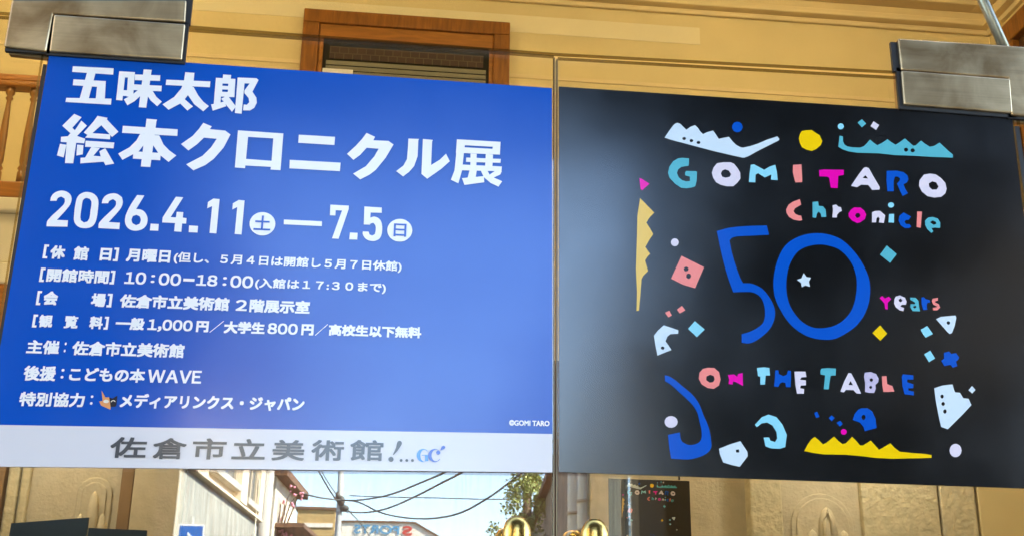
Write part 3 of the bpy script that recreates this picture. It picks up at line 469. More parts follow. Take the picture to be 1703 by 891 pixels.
('R','subtitle_letters','salmon',[[(534.2,401.9),(541.5,402),(537.2,376.3),(530.9,377.3)]]),
('R','subtitle_letters','teal',[[(550.5,393.3),(557.1,394.6),(565.1,392.5),(568.2,386.1),(566.9,378),(558.8,378),(553.8,376.9),(556.1,371.8),(552.8,369.4),(547.2,374.9),(544.5,381.4),(544.8,388)],[(552.3,386),(556.6,389),(561.3,387.3),(561.8,384),(557.6,382.1)]]),
('R','big_numerals','blue',[[(229.5,353.9),(235.1,355.8),(240.6,357.8),(246.2,359.5),(254.2,361.2),(262.3,362.5),(270.4,363.6),(281.6,364.9),(292.9,365.8),(304.2,366.8),(306.8,352.6),(299.5,351.8),(292.1,351),(284.8,350.2),(276.7,349.4),(268.7,348.6),(260.7,347.6),(257.6,347),(254.5,346.2),(251.6,344.9),(250.1,343.7),(249,342.2),(247.8,340.7),(248.5,335.4),(249.2,330),(250.1,324.8),(251.4,318.7),(252.8,312.6),(254.4,306.7),(256.4,299.6),(258.5,292.6),(260.9,285.7),(262.1,283),(263.5,280.4),(264.9,277.8),(269.4,277.9),(273.9,278.1),(278.3,277.5),(283.4,275.9),(288.3,273.7),(292.7,270.7),(297,266.4),(300.6,261.5),(303.8,256.2),(306,252),(307.8,247.6),(309.1,243),(309.6,239.1),(309.6,235.1),(309,231),(307.6,225.8),(305.7,220.7),(303.2,215.9),(300,211.4),(296.3,207.3),(292.3,203.5),(287.4,199.5),(282.4,195.8),(277.1,192.5),(274.2,191.1),(271.2,190.1),(268.2,189.5),(265.1,189.4),(262,189.8),(258.9,190.2),(259.4,202.6),(263.6,204),(267.8,205.3),(271.9,207),(276.6,209.4),(281.2,212),(285.5,215),(288.2,217.3),(290.6,219.9),(292.4,222.8),(293.8,227.2),(294.5,231.7),(294.8,236.3),(294.8,240.3),(294.4,244.3),(293.7,248.2),(292.6,251.9),(291.2,255.4),(289.2,258.5),(286.3,261.2),(282.8,263.2),(279.1,264.6),(274.8,265.2),(270.3,265.1),(265.8,264.8),(260.5,264.5),(255.2,263.9),(249.8,263.4),(247.5,270.5),(245.2,277.6),(243.1,284.8),(240.3,295.7),(237.8,306.7),(235.5,317.9),(233.4,329.8),(231.5,341.8)]]),
('R','big_numerals','blue',[[(378.9,359.2),(386,359.3),(393.1,358.6),(400,357.3),(406.3,355.4),(412.3,352.9),(417.7,349.5),(424,344.3),(429.6,338.3),(434.7,331.8),(439.3,325.2),(443.3,318.2),(446.8,310.8),(449.5,304),(451.5,297),(452.7,289.6),(452.9,281.5),(452.2,273.3),(450.8,265.2),(449,257.8),(446.4,250.6),(443.2,243.6),(439.3,237),(434.8,230.8),(429.8,224.9),(424.8,220.2),(419.5,216.1),(413.9,212.2),(407.9,208.5),(401.8,205.2),(395.4,202.4),(390.5,201),(385.4,200.2),(380.4,200),(373.4,200.2),(366.6,200.9),(359.9,202.3),(353.8,204.3),(348.1,207.1),(342.7,210.4),(337.6,214.1),(332.9,218.4),(328.6,223.1),(324.6,228.5),(321,234.3),(317.8,240.4),(314.6,247),(311.9,253.9),(310,261.1),(309.2,269),(309.2,277.1),(309.8,285.2),(311.1,293.5),(313.1,301.8),(315.6,310),(318.5,317.5),(321.8,324.9),(325.9,332),(329.6,336.9),(333.9,341.3),(338.6,345.1),(344.6,349),(350.9,352.3),(357.4,354.9),(364.4,357),(371.6,358.5)],[(380.8,341.9),(375.6,341.3),(370.5,340.3),(365.4,338.9),(360,336.8),(354.7,334.2),(349.9,330.9),(345.5,326.4),(341.7,321.2),(338.5,315.8),(335.6,310.2),(333.3,304.5),(331.5,298.6),(329.7,290.4),(328.5,282.2),(328,274.1),(328.1,266.9),(329,259.9),(330.4,253.1),(332,247.9),(334.2,243),(336.9,238.4),(340.6,233.2),(344.7,228.3),(349.4,224.1),(353.8,221.1),(358.6,218.9),(363.8,217.3),(368.6,216.6),(373.6,216.6),(378.6,217.1),(384.7,218.1),(390.8,219.6),(396.7,221.9),(402.3,225),(407.6,228.8),(412.4,233.1),(416.9,237.9),(420.8,243.1),(424,248.7),(427,255.7),(429.3,262.9),(431,270.2),(432.3,277.4),(433.1,284.5),(433.2,291.7),(432.8,297.9),(431.7,304),(430.1,309.9),(427.9,315.3),(425.3,320.3),(422.1,324.9),(418.3,329.4),(414,333.3),(409.2,336.6),(404.1,338.8),(398.5,340.2),(392.9,341.3),(388.9,341.9),(384.8,342.1)]]),
('R','star_cutout','paleblue',[[(355.1,297.7),(358.9,291.8),(365.2,291.2),(362.1,284.9),(363.1,277.4),(356.6,279.2),(351.1,276.2),(350,282.8),(344.3,287),(351.3,289.5)]]),
('R','ragged_cutout','paleyellow',[[(118,398),(122.5,393.4),(138.4,376.7),(132.1,369.9),(126.4,361),(131.4,353),(136.1,344),(129.5,333.8),(124.1,324),(127,319.5),(130.9,314.3),(126.2,308.7),(123.4,303.9),(125.6,295.3),(127.3,288.5),(120.2,281),(117.7,276.2),(115.7,254.5),(113.1,229.8),(109.5,229),(110.7,257.3),(109.8,291.3),(112.3,338.5),(113.5,370.4)]]),
('R','round_cutout','lilac',[[(173.1,333.7),(172.1,330.4),(169.5,328),(166.3,327.4),(163.3,328.6),(161.6,331.4),(161.7,334.8),(163.6,337.7),(166.6,339.3),(169.8,339),(172.2,336.9)]]),
('R','square_cutout','salmon',[[(176.4,313.7),(208.8,298.5),(194.7,266.5),(177.2,270.9),(160.2,279)],[(186.2,294.4),(185.2,292.2),(183,290.9),(180.6,291.2),(179.1,292.9),(179.1,295.2),(180.8,297.1),(183.3,297.7),(185.4,296.6)],[(189.5,284.3),(188.5,281.6),(186.3,280.1),(183.9,280.5),(182.4,282.5),(182.5,285.3),(184.1,287.5),(186.6,288.1),(188.7,286.9)]]),
('R','square_cutout','salmon',[[(150.1,228.6),(156.5,232),(159.9,225.1),(154.8,221.8)]]),
('R','square_cutout','salmon',[[(167.4,234),(174.8,239.9),(179.7,233.7),(171.4,228.4)]]),
('R','hook_cutout','paleblue',[[(147.9,210.2),(168.6,204.2),(168.2,199),(157.1,197.9),(152.5,193.8),(149.9,187),(153.7,181.8),(157.9,175.1),(137.8,166.1),(135,182.4),(133.5,194.4),(139.3,202.2)],[(148.2,177.3),(147.5,175.7),(145.9,174.9),(144.1,175.1),(143,176.3),(143,177.9),(144.2,179.2),(146,179.6),(147.6,178.8)]]),
('R','square_cutout','cyan',[[(192.7,218.4),(206.4,206.9),(194.9,195.2),(182.4,206.7)]]),
('R','hook_cutout','blue',[[(147.5,138.4),(149.2,138.3),(150.9,138.1),(152.6,137.7),(155.8,136.2),(158.9,134.4),(161.9,132.4),(165.8,129.5),(169.4,126.4),(173.1,123.3),(176.9,120.4),(180.7,117.4),(184.2,114.3),(187.2,111.1),(189.9,107.7),(192.4,104.2),(194.1,101.2),(195.6,98.1),(196.9,94.9),(198.1,91.5),(199.1,88.1),(200.3,84.7),(201.7,81.3),(203.3,77.9),(204.7,74.5),(206,70.9),(207.1,67.2),(208,63.4),(208.9,58.5),(209.4,53.6),(209.7,48.6),(209.9,45.4),(209.8,42.3),(209,39.3),(207.3,36.4),(204.9,33.8),(202.1,31.6),(197.9,29.2),(193.4,27.2),(188.8,25.6),(184.4,24.4),(180,23.4),(175.6,22.9),(168.1,22.8),(160.6,23.1),(153.2,23.4),(152.5,28),(151.9,32.6),(151.3,37.2),(150.7,43.3),(150.3,49.4),(149.8,55.6),(166.4,59.6),(166.7,55.9),(167,52.3),(168,48.9),(169.4,47),(171.3,45.6),(173.5,44.4),(175.8,43.5),(178.3,42.9),(180.9,42.9),(184.5,43.4),(188.1,44.5),(191.4,46),(193.3,47.6),(194.9,49.6),(195.9,51.8),(196.7,55.5),(196.8,59.2),(196.7,63),(196.1,67.4),(195.2,71.7),(194.3,76),(193.6,79.8),(192.9,83.5),(191.9,87.2),(190.1,91.1),(188,94.8),(185.6,98.2),(182.4,101.8),(179,105),(175.5,108.2),(172.1,111.3),(168.7,114.3),(165.3,117.3),(162.3,120.1),(159.2,122.8),(156,125.4),(153.3,127.2),(150.5,128.8),(147.6,130.4)]]),
('R','round_cutout','lilac',[[(163.8,74.1),(162.7,70.2),(159.6,67.1),(155.5,65.6),(151.1,65.9),(147.5,68),(145.6,71.4),(145.7,75.3),(147.8,78.9),(151.5,81.3),(155.9,81.9),(160,80.7),(162.9,77.8)]]),
('R','footline_letters','salmon',[[(208.5,152),(218.1,152.1),(224.6,146.6),(226.5,136.1),(223.8,127.4),(216,122.3),(207.4,123.2),(199,128.2),(195.4,135.7),(196.7,144.4),(201.7,150)],[(212,142.2),(216.7,140.5),(218,135.7),(215.4,131.8),(210.6,131),(205.9,134.3),(206.5,139.5)]]),
('R','footline_letters','magenta',[[(237,142.9),(245.7,144.2),(250.3,141),(251.5,144.9),(258.3,146.7),(257.9,128.2),(248.1,133.2),(243.9,134),(243.5,129.7),(237.4,129.9),(238.6,136.6)]]),
('R','footline_letters','cyan',[[(279,154.7),(289.7,156.2),(297.1,155.5),(297.3,144.9),(291.1,144.3),(289.4,131.5),(282.7,131.2),(283.2,142.4),(280,143.2)]]),
('R','footline_letters','blue',[[(305.1,152.4),(309.9,152.8),(310.2,147.4),(316.3,144.8),(321.3,146.9),(323.6,153.2),(327.8,152.4),(327.2,141.4),(326.1,129.4),(319.3,129.1),(318.7,135.2),(314.8,136),(310.8,133.9),(308.6,129),(302.3,129.3),(304.1,141.4)]]),
('R','footline_letters','lilac',[[(332.8,151.9),(348.9,152.6),(349.8,144.9),(342.5,144),(340.3,140.6),(348.7,140),(348.2,133),(340.8,132.3),(339.6,128.4),(345.4,127.7),(344.6,120.9),(334.7,120.5),(333.1,133)]]),
('R','pentagon_cutout','paleblue',[[(220.3,39.3),(236.7,46.2),(250.7,50.7),(259.9,36.5),(260,30.4),(248.2,15.6),(236.4,17.7),(225.2,20.8),(221,32.3)],[(243.9,38.7),(248.1,39.4),(248.5,35.2),(244.1,35)]]),
('R','hook_cutout','cyan',[[(272.2,74.3),(282.3,85.1),(292.1,89.3),(303.4,86.3),(311.5,75.9),(316.8,62),(313.6,45),(305.8,42.3),(293.4,42.4),(285.6,44.9),(283.7,57),(291.4,57.6),(293,53.2),(299.6,51.4),(302.8,56.7),(302.3,65.2),(297,74.4),(289.6,78.2),(281.8,76.6),(274.9,71.2)]]),
('R','footline_letters','teal',[[(372.4,157.9),(381.3,159.1),(393.4,158.8),(392.3,149),(385,148.3),(382.8,139),(380.8,128.6),(373.8,128.5),(375.7,140.6),(377,148.4),(370.3,149.6),(370.9,155.9)]]),
('R','footline_letters','lilac',[[(411.3,153.4),(415.2,153),(421.1,140.6),(427.4,124.4),(420.9,124.5),(416.4,129.2),(405.6,128.7),(402.4,125.3),(397.4,126.1),(404.6,141.8)],[(413.4,142.2),(416.5,136.1),(410,136.2)]]),
('R','footline_letters','mauve',[[(435,154.8),(444,156.2),(451.6,153.6),(454.7,146.9),(453.7,142),(449.4,137.9),(449.3,132.1),(446.5,126.2),(439.6,125.9),(433.3,127.2),(434.4,139.2),(433.5,148.9)],[(446.4,144.8),(445.7,143.1),(444.1,142.2),(442.4,142.4),(441.4,143.7),(441.5,145.4),(442.7,146.8),(444.5,147.2),(445.9,146.4)],[(444.2,134.2),(443.6,132.8),(442.2,132),(440.8,132.2),(439.9,133.3),(440.1,134.8),(441.1,135.9),(442.6,136.2),(443.8,135.6)]]),
('R','footline_letters','salmon',[[(459.7,150.6),(466.5,151.3),(466.7,139.6),(474,137.4),(476.3,129.4),(467.4,128.6),(460,128.3),(459.3,138.3)]]),
('R','footline_letters','blue',[[(490.9,154.9),(506.1,154),(505.5,147.7),(496.6,147.7),(496.3,143.8),(505,141.2),(504.4,135.4),(497.1,135.1),(497.2,131.8),(504.6,130.9),(504.5,125.1),(490.8,126.1),(488.8,137.6),(489,151.3)]]),
('R','square_cutout','blue',[[(357.6,94.2),(362,96.3),(364.9,88.8),(360,87.3)]]),
('R','square_cutout','blue',[[(378,88),(382.6,92),(386.6,88.3),(382,83.4)]]),
('R','square_cutout','blue',[[(388.8,81.8),(394.7,84.8),(397.6,80.2),(393.1,76.3)]]),
('R','round_cutout','magenta',[[(402.9,69.4),(401.8,67),(399.5,65.4),(396.8,65.3),(394.6,66.7),(394,69.1),(395,71.6),(397.3,73.2),(400.1,73.3),(402.2,71.9)]]),
('R','fan_cutout','blue',[[(426.2,103.6),(435,104),(441.5,100),(445.6,89.7),(446.1,76.4),(438.5,74.2),(428.6,71.4),(427.1,77.6),(422.7,83.1),(412.4,86.5),(415.8,95.2),(421.1,101.1)],[(431.3,90.9),(430.5,88.7),(429,87.3),(427.2,87.2),(425.8,88.5),(425.4,90.6),(426.1,92.8),(427.7,94.2),(429.5,94.2),(430.9,93)]]),
('R','ragged_cutout','yellow',[[(340.2,40.5),(345.1,49),(351.4,57.3),(356.4,60.7),(361.9,56.2),(367.3,50.8),(372.2,52.9),(384,62.3),(389.8,56.3),(395.3,52.2),(400.2,53.5),(409.9,62.7),(415.9,56.9),(420.3,51.3),(424.6,51.4),(436.3,58.6),(441.7,52.6),(447,46.2),(453,49.3),(464.3,55.9),(469.6,49.9),(476.9,44.5),(495.3,43.3),(513.7,42.7),(522.4,41.5),(522,37.7),(502.4,36.4),(463.4,34.3),(440.3,34.7),(417.3,36.7),(398.1,37.5),(367.3,36.8),(350.2,38.6)]]),
('R','bitten_cutout','paleblue',[[(535.3,136.7),(547.6,141.1),(562.8,143.3),(564.8,134),(565.7,132.1),(572.6,131.8),(576.8,124.2),(584.7,123.6),(587.8,114.6),(573.4,100.5),(549.5,78.7),(540,81.9),(537.7,99.1),(535.7,120.2)],[(548.1,125.4),(547.5,123.6),(546.2,122.5),(544.7,122.5),(543.6,123.5),(543.3,125.2),(543.9,126.9),(545.2,128),(546.7,128.1),(547.8,127.1)],[(548.8,114.8),(548.2,113),(546.8,111.9),(545.2,111.9),(544,112.9),(543.7,114.5),(544.3,116.3),(545.7,117.4),(547.3,117.5),(548.5,116.4)],[(550.4,104),(549.7,102.2),(548.3,101),(546.7,100.9),(545.5,102),(545.2,103.8),(545.9,105.6),(547.3,106.8),(548.9,106.9),(550.1,105.8)]]),
('R','square_cutout','paleblue',[[(585.6,135.9),(591.6,142.4),(596.3,136.9),(590.9,131.6)]]),
('R','round_cutout','lilac',[[(566.8,49.5),(565.5,45.3),(562.7,42),(559,40),(555.1,39.9),(551.7,41.6),(549.6,44.8),(549.1,48.8),(550.4,53),(553.2,56.4),(556.9,58.4),(560.9,58.5),(564.2,56.8),(566.4,53.6)]]),
('R','side_letters','magenta',[[(465.7,265.9),(469.8,269.5),(473.5,265.6),(479.6,268.9),(483,265.3),(477.3,259.7),(476.4,249.5),(472.7,249.9),(472.3,257.9),(468.5,262.7)]]),
('R','side_letters','lilac',[[(490.2,269.5),(496.4,271.3),(503.8,268.6),(505.8,262.6),(504.4,258),(498.3,257.7),(495.8,255),(501.2,252.8),(499.7,248.2),(494.5,248.9),(488.8,253.4),(486.6,258.6),(487.6,265.5)],[(493.9,265.1),(497.6,267.2),(499.6,263.8),(497.1,261.4),(494.6,262.1)]]),
('R','side_letters','teal',[[(511.4,269),(519.8,269.1),(523.9,264.3),(523.8,255.2),(524.8,249.1),(513.4,248.9),(510.6,254.5),(511.3,259.1),(517.4,259.4),(518.3,261.7),(514.8,264.1),(511.6,266)],[(519.7,255.3),(519,254.1),(517.5,253.4),(515.9,253.5),(514.9,254.4),(515.1,255.7),(516.2,256.7),(517.9,257),(519.3,256.4)]]),
('R','side_letters','blue',[[(528.5,269.9),(532.1,270.8),(534.8,267.9),(540.8,266.7),(541.2,262.9),(537.4,262.7),(535.6,259.6),(535.7,252),(529.5,251.2),(528,259.9)]]),
('R','side_letters','salmon',[[(545.6,269.2),(553.4,270.8),(553.3,266.5),(549.1,265.6),(548.9,263.3),(554,261.2),(555.5,256),(550.8,251.9),(544.7,251.6),(544.3,255.4),(550.5,256.5),(550.6,257.7),(545.5,260),(543.7,265.3)]]),
('R','triangle_cutout','paleblue',[[(547.7,238.5),(555.2,242.3),(577.6,245.4),(578.5,241.9),(574.4,228.9),(569.6,218.9),(566.1,217.2),(562.9,220)],[(568.4,233.9),(567.7,232.3),(566.3,231.3),(564.6,231.2),(563.3,232.1),(562.9,233.6),(563.6,235.1),(565,236.2),(566.7,236.2),(568,235.4)]]),
('R','square_cutout','cyan',[[(523,221.6),(533.4,227.7),(540.8,216),(529.5,210.2),(526.2,214.6)]]),
('R','square_cutout','cyan',[[(524.8,185.4),(534.6,191.4),(540.6,180.2),(531.1,174.2)]]),
('R','square_cutout','yellow',[[(463.2,225.1),(472.7,213.5),(461.6,202.3),(450.7,213.3)]]),
('R','cross_cutout','blue',[[(554.6,189),(562.4,191.3),(565.1,188),(572.8,189.4),(576.7,183.3),(574.8,179.5),(571.5,177.2),(572.8,170.3),(565.3,167.6),(562.7,171.6),(553.5,169.7),(549.4,176.9),(554.1,180.8)]]),
('R','square_cutout','teal',[[(483,346.1),(497.1,333.7),(485.9,319.6),(471.5,331.5)]])]
# ================================================================== SETTING
def sheet(name, x0, x1, y0, y1, z, m, th=.05): 
    o = MB().box(x0, x1, y0, y1, z-th, z).build(name, m); o['kind'] = 'structure'; return o
ZS = -.70
sheet('ground', -300, 300, -400, 60, ZS-.06, M['asphalt'])
sheet('street', -3.0, 3.4, -90, -5.2, ZS-.05, M['asphalt'], .006)
sheet('pavement', -14, 14, -5.19, -4.62, ZS+.06, M['paving'], .15)
sheet('porch_floor', -2.9, 3.1, -3.6, -.02, 0, M['paving'], .70)
steps = MB()
for i in range(4): steps.box(-2.9, 3.1, -3.6-.26*(i+1), -3.6-.26*i, ZS-.05, -.14*(i+1))
tag(steps.build('steps', M['paving']), kind='structure')
sheet('lobby_floor', -4.2, 4.4, .05, 6.3, 0, M['lobbyfloor'], .3)
sheet('lobby_ceiling', -4.2, 4.4, .3, 6.3, 6.62, M['ceil'], .1)
# ---------------------------------------------------------------- museum shell
t = empty('museum_building', (0, 0, 0), 'cream museum building whose glass entrance carries the two posters', 'building')
fw = MB(); fw.box(-9, -1.45, 0, .35, 0, 9).box(1.45, 9, 0, .35, 0, 9).box(-1.45, 1.45, 0, .35, 3.25, 9)
fw.box(-9, -8.7, .35, 8, 0, 9).box(8.7, 9, .35, 8, 0, 9).box(-9, 9, 8, 8.3, 0, 9)
fw.build('front_wall', M['porch'], t)
MB().box(-9.2, 9.2, -.2, 8.5, 9, 9.3).build('roof', M['porch'], t)
t = empty('shading_gateway', (0, -3, 0), 'unseen dark gateway shaped to block sky light and reflections at the glass doors', 'gateway')  # unseen gateway, shaped and darkened to block sky light and reflections
for x0, x1 in ((-2.35, -1.04), (.87, 3.3)):
    b = MB().box(x0, x1, -.5, 0, 0, 3.88).build('pier', M['blockerdark'], t, bevel=.03)
    MB().box(x0-.04, x1+.04, -.54, .04, .0, .25).build('plinth', M['porch'], b)
MB().box(-2.39, 3.34, -.54, .04, 3.88+.003, 3.88+.75).build('lintel', M['blockerdark'], t)
MB().box(-2.39, 3.34, .043, 1.9, 3.88+.55, 3.88+.70).build('sky_blocker_slab', M['blockerdark'], t)  # unseen slab added to cut the high sky light on the posters
# ================================================================== LOBBY
def crown(mb, x0, x1, yf, zt):     # stepped crown moulding along x at wall face yf
    for k, (d, h0, h1) in enumerate(((.03, -.34, -.30), (.09, -.30, -.25), (.035, -.25, -.16), (.14, -.16, -.12), (.20, -.12, -.05), (.26, -.05, 0))):
        mb.box(x0, x1, yf-d, yf+.001*k, zt+h0+.0007*k, zt+h1)
t = empty('lobby_back_wall', (0, 6, 0), 'warm lit cream back wall of the lobby with crown moulding', 'wall')
MB().box(-4.2, 4.4, 0, .2, 0, 6.57).build('plaster', M['cream'], t)
mb = MB(); crown(mb, -4.0, 4.18, 0, 6.57); mb.build('crown_moulding', M['trim'], t, bevel=.008)
MB().box(-4.0, 1.95, -.004, -.001, 5.99, 6.13).build('reflected_band', M['reflected_band'], t)  # pale band painted for the light strips reflected in the upper glass
MB().box(-4.0, 4.17, -.008, -.001, 5.62, 5.65).build('picture_rail', M['trim'], t, bevel=.003)
t = empty('lobby_side_wall', (4.2, 3, 0), 'cream lobby wall at the right with the oak doorway in it', 'wall')
MB().box(0, .2, -2.7, 3.0, 0, 6.57).build('plaster', M['cream'], t)
mb = MB()
for k, (d, h0, h1) in enumerate(((.03, -.34, -.30), (.09, -.30, -.25), (.035, -.25, -.16), (.14, -.16, -.12), (.20, -.12, -.05), (.26, -.05, 0))):
    mb.box(-d-.002, .001*k, -2.7, 2.97-.001*k, 6.567+h0+.0007*k, 6.566+h1)
mb.build('crown_moulding', M['trim'], t)
solid('lobby_side_wall', (-4.0, 3, 0), M['cream'], 'cream lobby wall at the left end of the gallery', 'wall', MB().box(-.2, 0, -2.7, 3.2, 0, 6.57))
# upper window on the back wall
t = empty('wood_window', (0, 5.99, 0), 'oak framed upper window in the lobby wall with a brick reflection painted in its pane', 'window')
fr = MB()
fr.box(-.915, .545, -.05, 0, 5.93, 6.035).box(-.915, -.80, -.05, 0, 4.3, 5.93).box(.43, .545, -.05, 0, 4.3, 5.93)
fr.build('frame', M['oak'], t, bevel=.008)
inn = MB(); inn.box(-.80, .43, -.030, -.001, 5.82, 5.93).box(-.80, -.765, -.030, -.001, 4.3, 5.82).box(.40, .43, -.030, -.001, 4.3, 5.82)
inn.build('inner_frame', M['oakh'], t, bevel=.006)
MB().box(-.765, .40, -.012, -.002, 4.3, 5.82).build('pane', M['darkpane'], t)
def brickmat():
    m, tt, b = mat('brick_reflection'); tc = tt.nodes.new('ShaderNodeTexCoord'); mp = tt.nodes.new('ShaderNodeMapping'); mp.inputs['Rotation'].default_value = (R(90), 0, 0)
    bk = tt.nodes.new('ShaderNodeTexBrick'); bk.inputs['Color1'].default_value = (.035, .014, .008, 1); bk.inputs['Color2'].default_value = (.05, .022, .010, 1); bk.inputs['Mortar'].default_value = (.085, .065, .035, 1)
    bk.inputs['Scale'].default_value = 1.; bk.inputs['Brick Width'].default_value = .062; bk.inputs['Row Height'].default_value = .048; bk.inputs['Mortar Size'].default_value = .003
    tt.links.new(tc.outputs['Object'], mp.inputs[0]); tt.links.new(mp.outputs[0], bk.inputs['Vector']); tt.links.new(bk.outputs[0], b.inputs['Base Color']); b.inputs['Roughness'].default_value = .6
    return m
MB().box(-.72, .36, -.018, -.0125, 5.668, 5.765).build('brick_reflection', brickmat(), t)  # brick reflection in the pane, laid on as a patterned strip
mb = MB()
for i in range(9): mb.box(-.74, .38, -.0172, -.0125, 5.30+.04*i, 5.332+.04*i)
mb.build('blind', M['shade'], t)
MB().box(-.76, -.55, -.022, -.0175, 5.36, 5.585).build('white_card', M['signwhite'], t)
MB().box(-.54, -.34, -.022, -.0175, 5.36, 5.545).build('red_card', M['red'], t)
# gallery with balustrade
t = empty('gallery', (0, 5, 0), 'cream upper gallery ledge below the oak balustrade', 'gallery')
MB().box(-4.0, -1.3, .02, .995, 3.9, 4.07).build('deck', M['ivory'], t)
mb = MB(); mb.box(-4.0, -1.3, -.06, .018, 4.02, 4.10).box(-4.0, -1.3, -.02, .018, 3.72, 4.018).box(-4.0, -1.3, -.05, .018, 3.60, 3.718)
mb.build('fascia', M['ivory'], t, bevel=.01)
MB().box(-4.0, -1.3, -.035, .015, 3.28, 3.596).build('lower_beam', M['oakh'], t)
t = empty('balustrade', (0, 5, 4.1), 'turned oak balustrade of the upper gallery beside the blue poster', 'balustrade')
mb = MB(); mb.box(-4.0, -1.3, -.045, .055, .70, .735).box(-4.0, -1.3, -.03, .04, .735, .785); mb.build('top_rail', M['oakh'], t, bevel=.012)
MB().box(-4.0, -1.3, -.05, .06, .003, .10).build('bottom_rail', M['oakh'], t, bevel=.008)
prof = [(.026, 0), (.026, .07), (.018, .08), (.028, .095), (.018, .115), (.024, .14), (.023, .30), (.014, .49), (.012, .52), (.022, .535), (.013, .55), (.026, .565), (.026, .60)]
bal = MB().lathe(prof, seg=12).build('baluster', M['baluster'], t); bal.location = (-2.475, 0, .10)
for i in list(range(-11, 0))+list(range(1, 9)):
    c = bal.copy(); COL.objects.link(c); c.parent = t; c.location = (-2.475+i*.135, 0, .10)
# oak doorway on the right wall
t = empty('oak_doorway', (4.2, 4.6, 0), 'orange oak door surround high on the right lobby wall', 'doorway')
fr = MB(); fr.box(-.07, 0, -1.45, 1.17, 5.98, 6.14).box(-.07, 0, 1.0, 1.17, 0, 5.98).box(-.07, 0, -1.45, -1.28, 0, 5.98); fr.build('surround', M['oak'], t, bevel=.01)
MB().box(-.02, 0, -1.27, .99, 0, 5.97).build('door', M['darkwood'], t)
# ground floor wall behind the doors
def arch_pts(cx, w_, z0, z1, n=14):
    r = w_/2; return [(cx-r, z0)]+[(cx-r*math.cos(math.pi*k/n), z1-r+r*math.sin(math.pi*k/n)) for k in range(n+1)]+[(cx+r, z0)]
def carved(parent, cx, zt, w_, m):
    a = MB()
    for k in range(2):
        o = arch_pts(cx, w_-.05*k, .6, zt-.025*k); 
        a.prism(o, -.012-.01*k, -.0005)
    return a.build('arched_panel', m, parent, bevel=.006)
t = empty('stone_wall', (0, 4.6, 0), 'beige carved stone wall at the right of the lobby below the black poster', 'wall')
MB().box(.86, 3.6, 0, .2, 0, 3.2).build('wall_face', M['stone'], t)
MB().box(1.68, 1.85, -.10, -.001, 0, 3.2).build('pilaster', M['rough_stone'], t, bevel=.01)
MB().box(2.30, 2.72, -.05, -.001, 0, 3.2).build('pilaster', M['rough_stone'], t, bevel=.008)
MB().box(2.735, 2.93, -.045, -.001, 0, 3.2).build('pilaster', M['rough_stone'], t, bevel=.008)
MB().box(2.95, 3.6, -.03, -.001, 0, 3.2).build('pilaster', M['cream'], t, bevel=.008)
p = carved(t, 2.09, 2.53, .34, M['stone'])
mb = MB()
for dx, z0, h, ww in ((0, 2.31, .15, .052), (-.085, 2.22, .12, .042), (.085, 2.22, .12, .042)):
    mb.blob((2.11+dx, -.03, z0), ww, .025, h)
mb.tube([(2.085, -.05, 2.20), (2.088, -.055, 2.38), (2.105, -.055, 2.43), (2.125, -.055, 2.38), (2.13, -.05, 2.20)], .012)
mb.build('carved_lily', M['stone'], p)
t = empty('stone_wall', (0, 4.6, 0), 'beige carved stone wall at the left of the lobby below the blue poster', 'wall')
MB().box(-4.0, -1.2, 0, .2, 0, 3.2).build('wall_face', M['stone'], t)
MB().box(-2.3, -2.045, -.06, -.001, 0, 3.2).build('pilaster', M['brownboard'], t)
MB().box(-2.03, -1.98, -.05, -.001, 0, 3.2).build('pilaster', M['rough_stone'], t, bevel=.01)
MB().box(-1.97, -1.93, -.04, -.001, 0, 3.2).build('pilaster', M['rough_stone'], t, bevel=.01)
MB().box(-1.495, -1.435, -.04, -.001, 0, 3.2).build('pilaster', M['brownboard'], t, bevel=.006)
MB().box(-1.43, -1.2, -.06, -.001, 0, 3.2).build('pilaster', M['stone'], t, bevel=.006)
p = carved(t, -1.62, 2.50, .17, M['stone'])
mb = MB()
for dx, z0, h, ww in ((0, 2.28, .15, .03), (-.055, 2.2, .12, .025), (.05, 2.2, .12, .025)): mb.blob((-1.615+dx, -.03, z0), ww, .02, h)
mb.build('carved_lily', M['stone'], p)
solid('inner_door_leaf', (0, 4.62, 0), M['darkwood'], 'dark brown inner doors in the middle of the lobby behind the glass', 'door', MB().box(-1.19, .85, 0, .05, .003, 3.2))
solid('display_board', (0, 4.45, 0), M['navy'], 'dark navy board with a raised right corner near the lower left', 'display board',
      MB().prism([(-1.985, 1.4), (-1.60, 1.4), (-1.603, 2.285), (-1.955, 2.248)], 0, .02))
solid('display_board', (0, 4.40, 0), M['navy'], 'dark navy board with a level top edge right of the taller one', 'display board',
      MB().prism([(-1.585, 1.4), (-1.31, 1.4), (-1.315, 2.226), (-1.585, 2.230)], 0, .02))
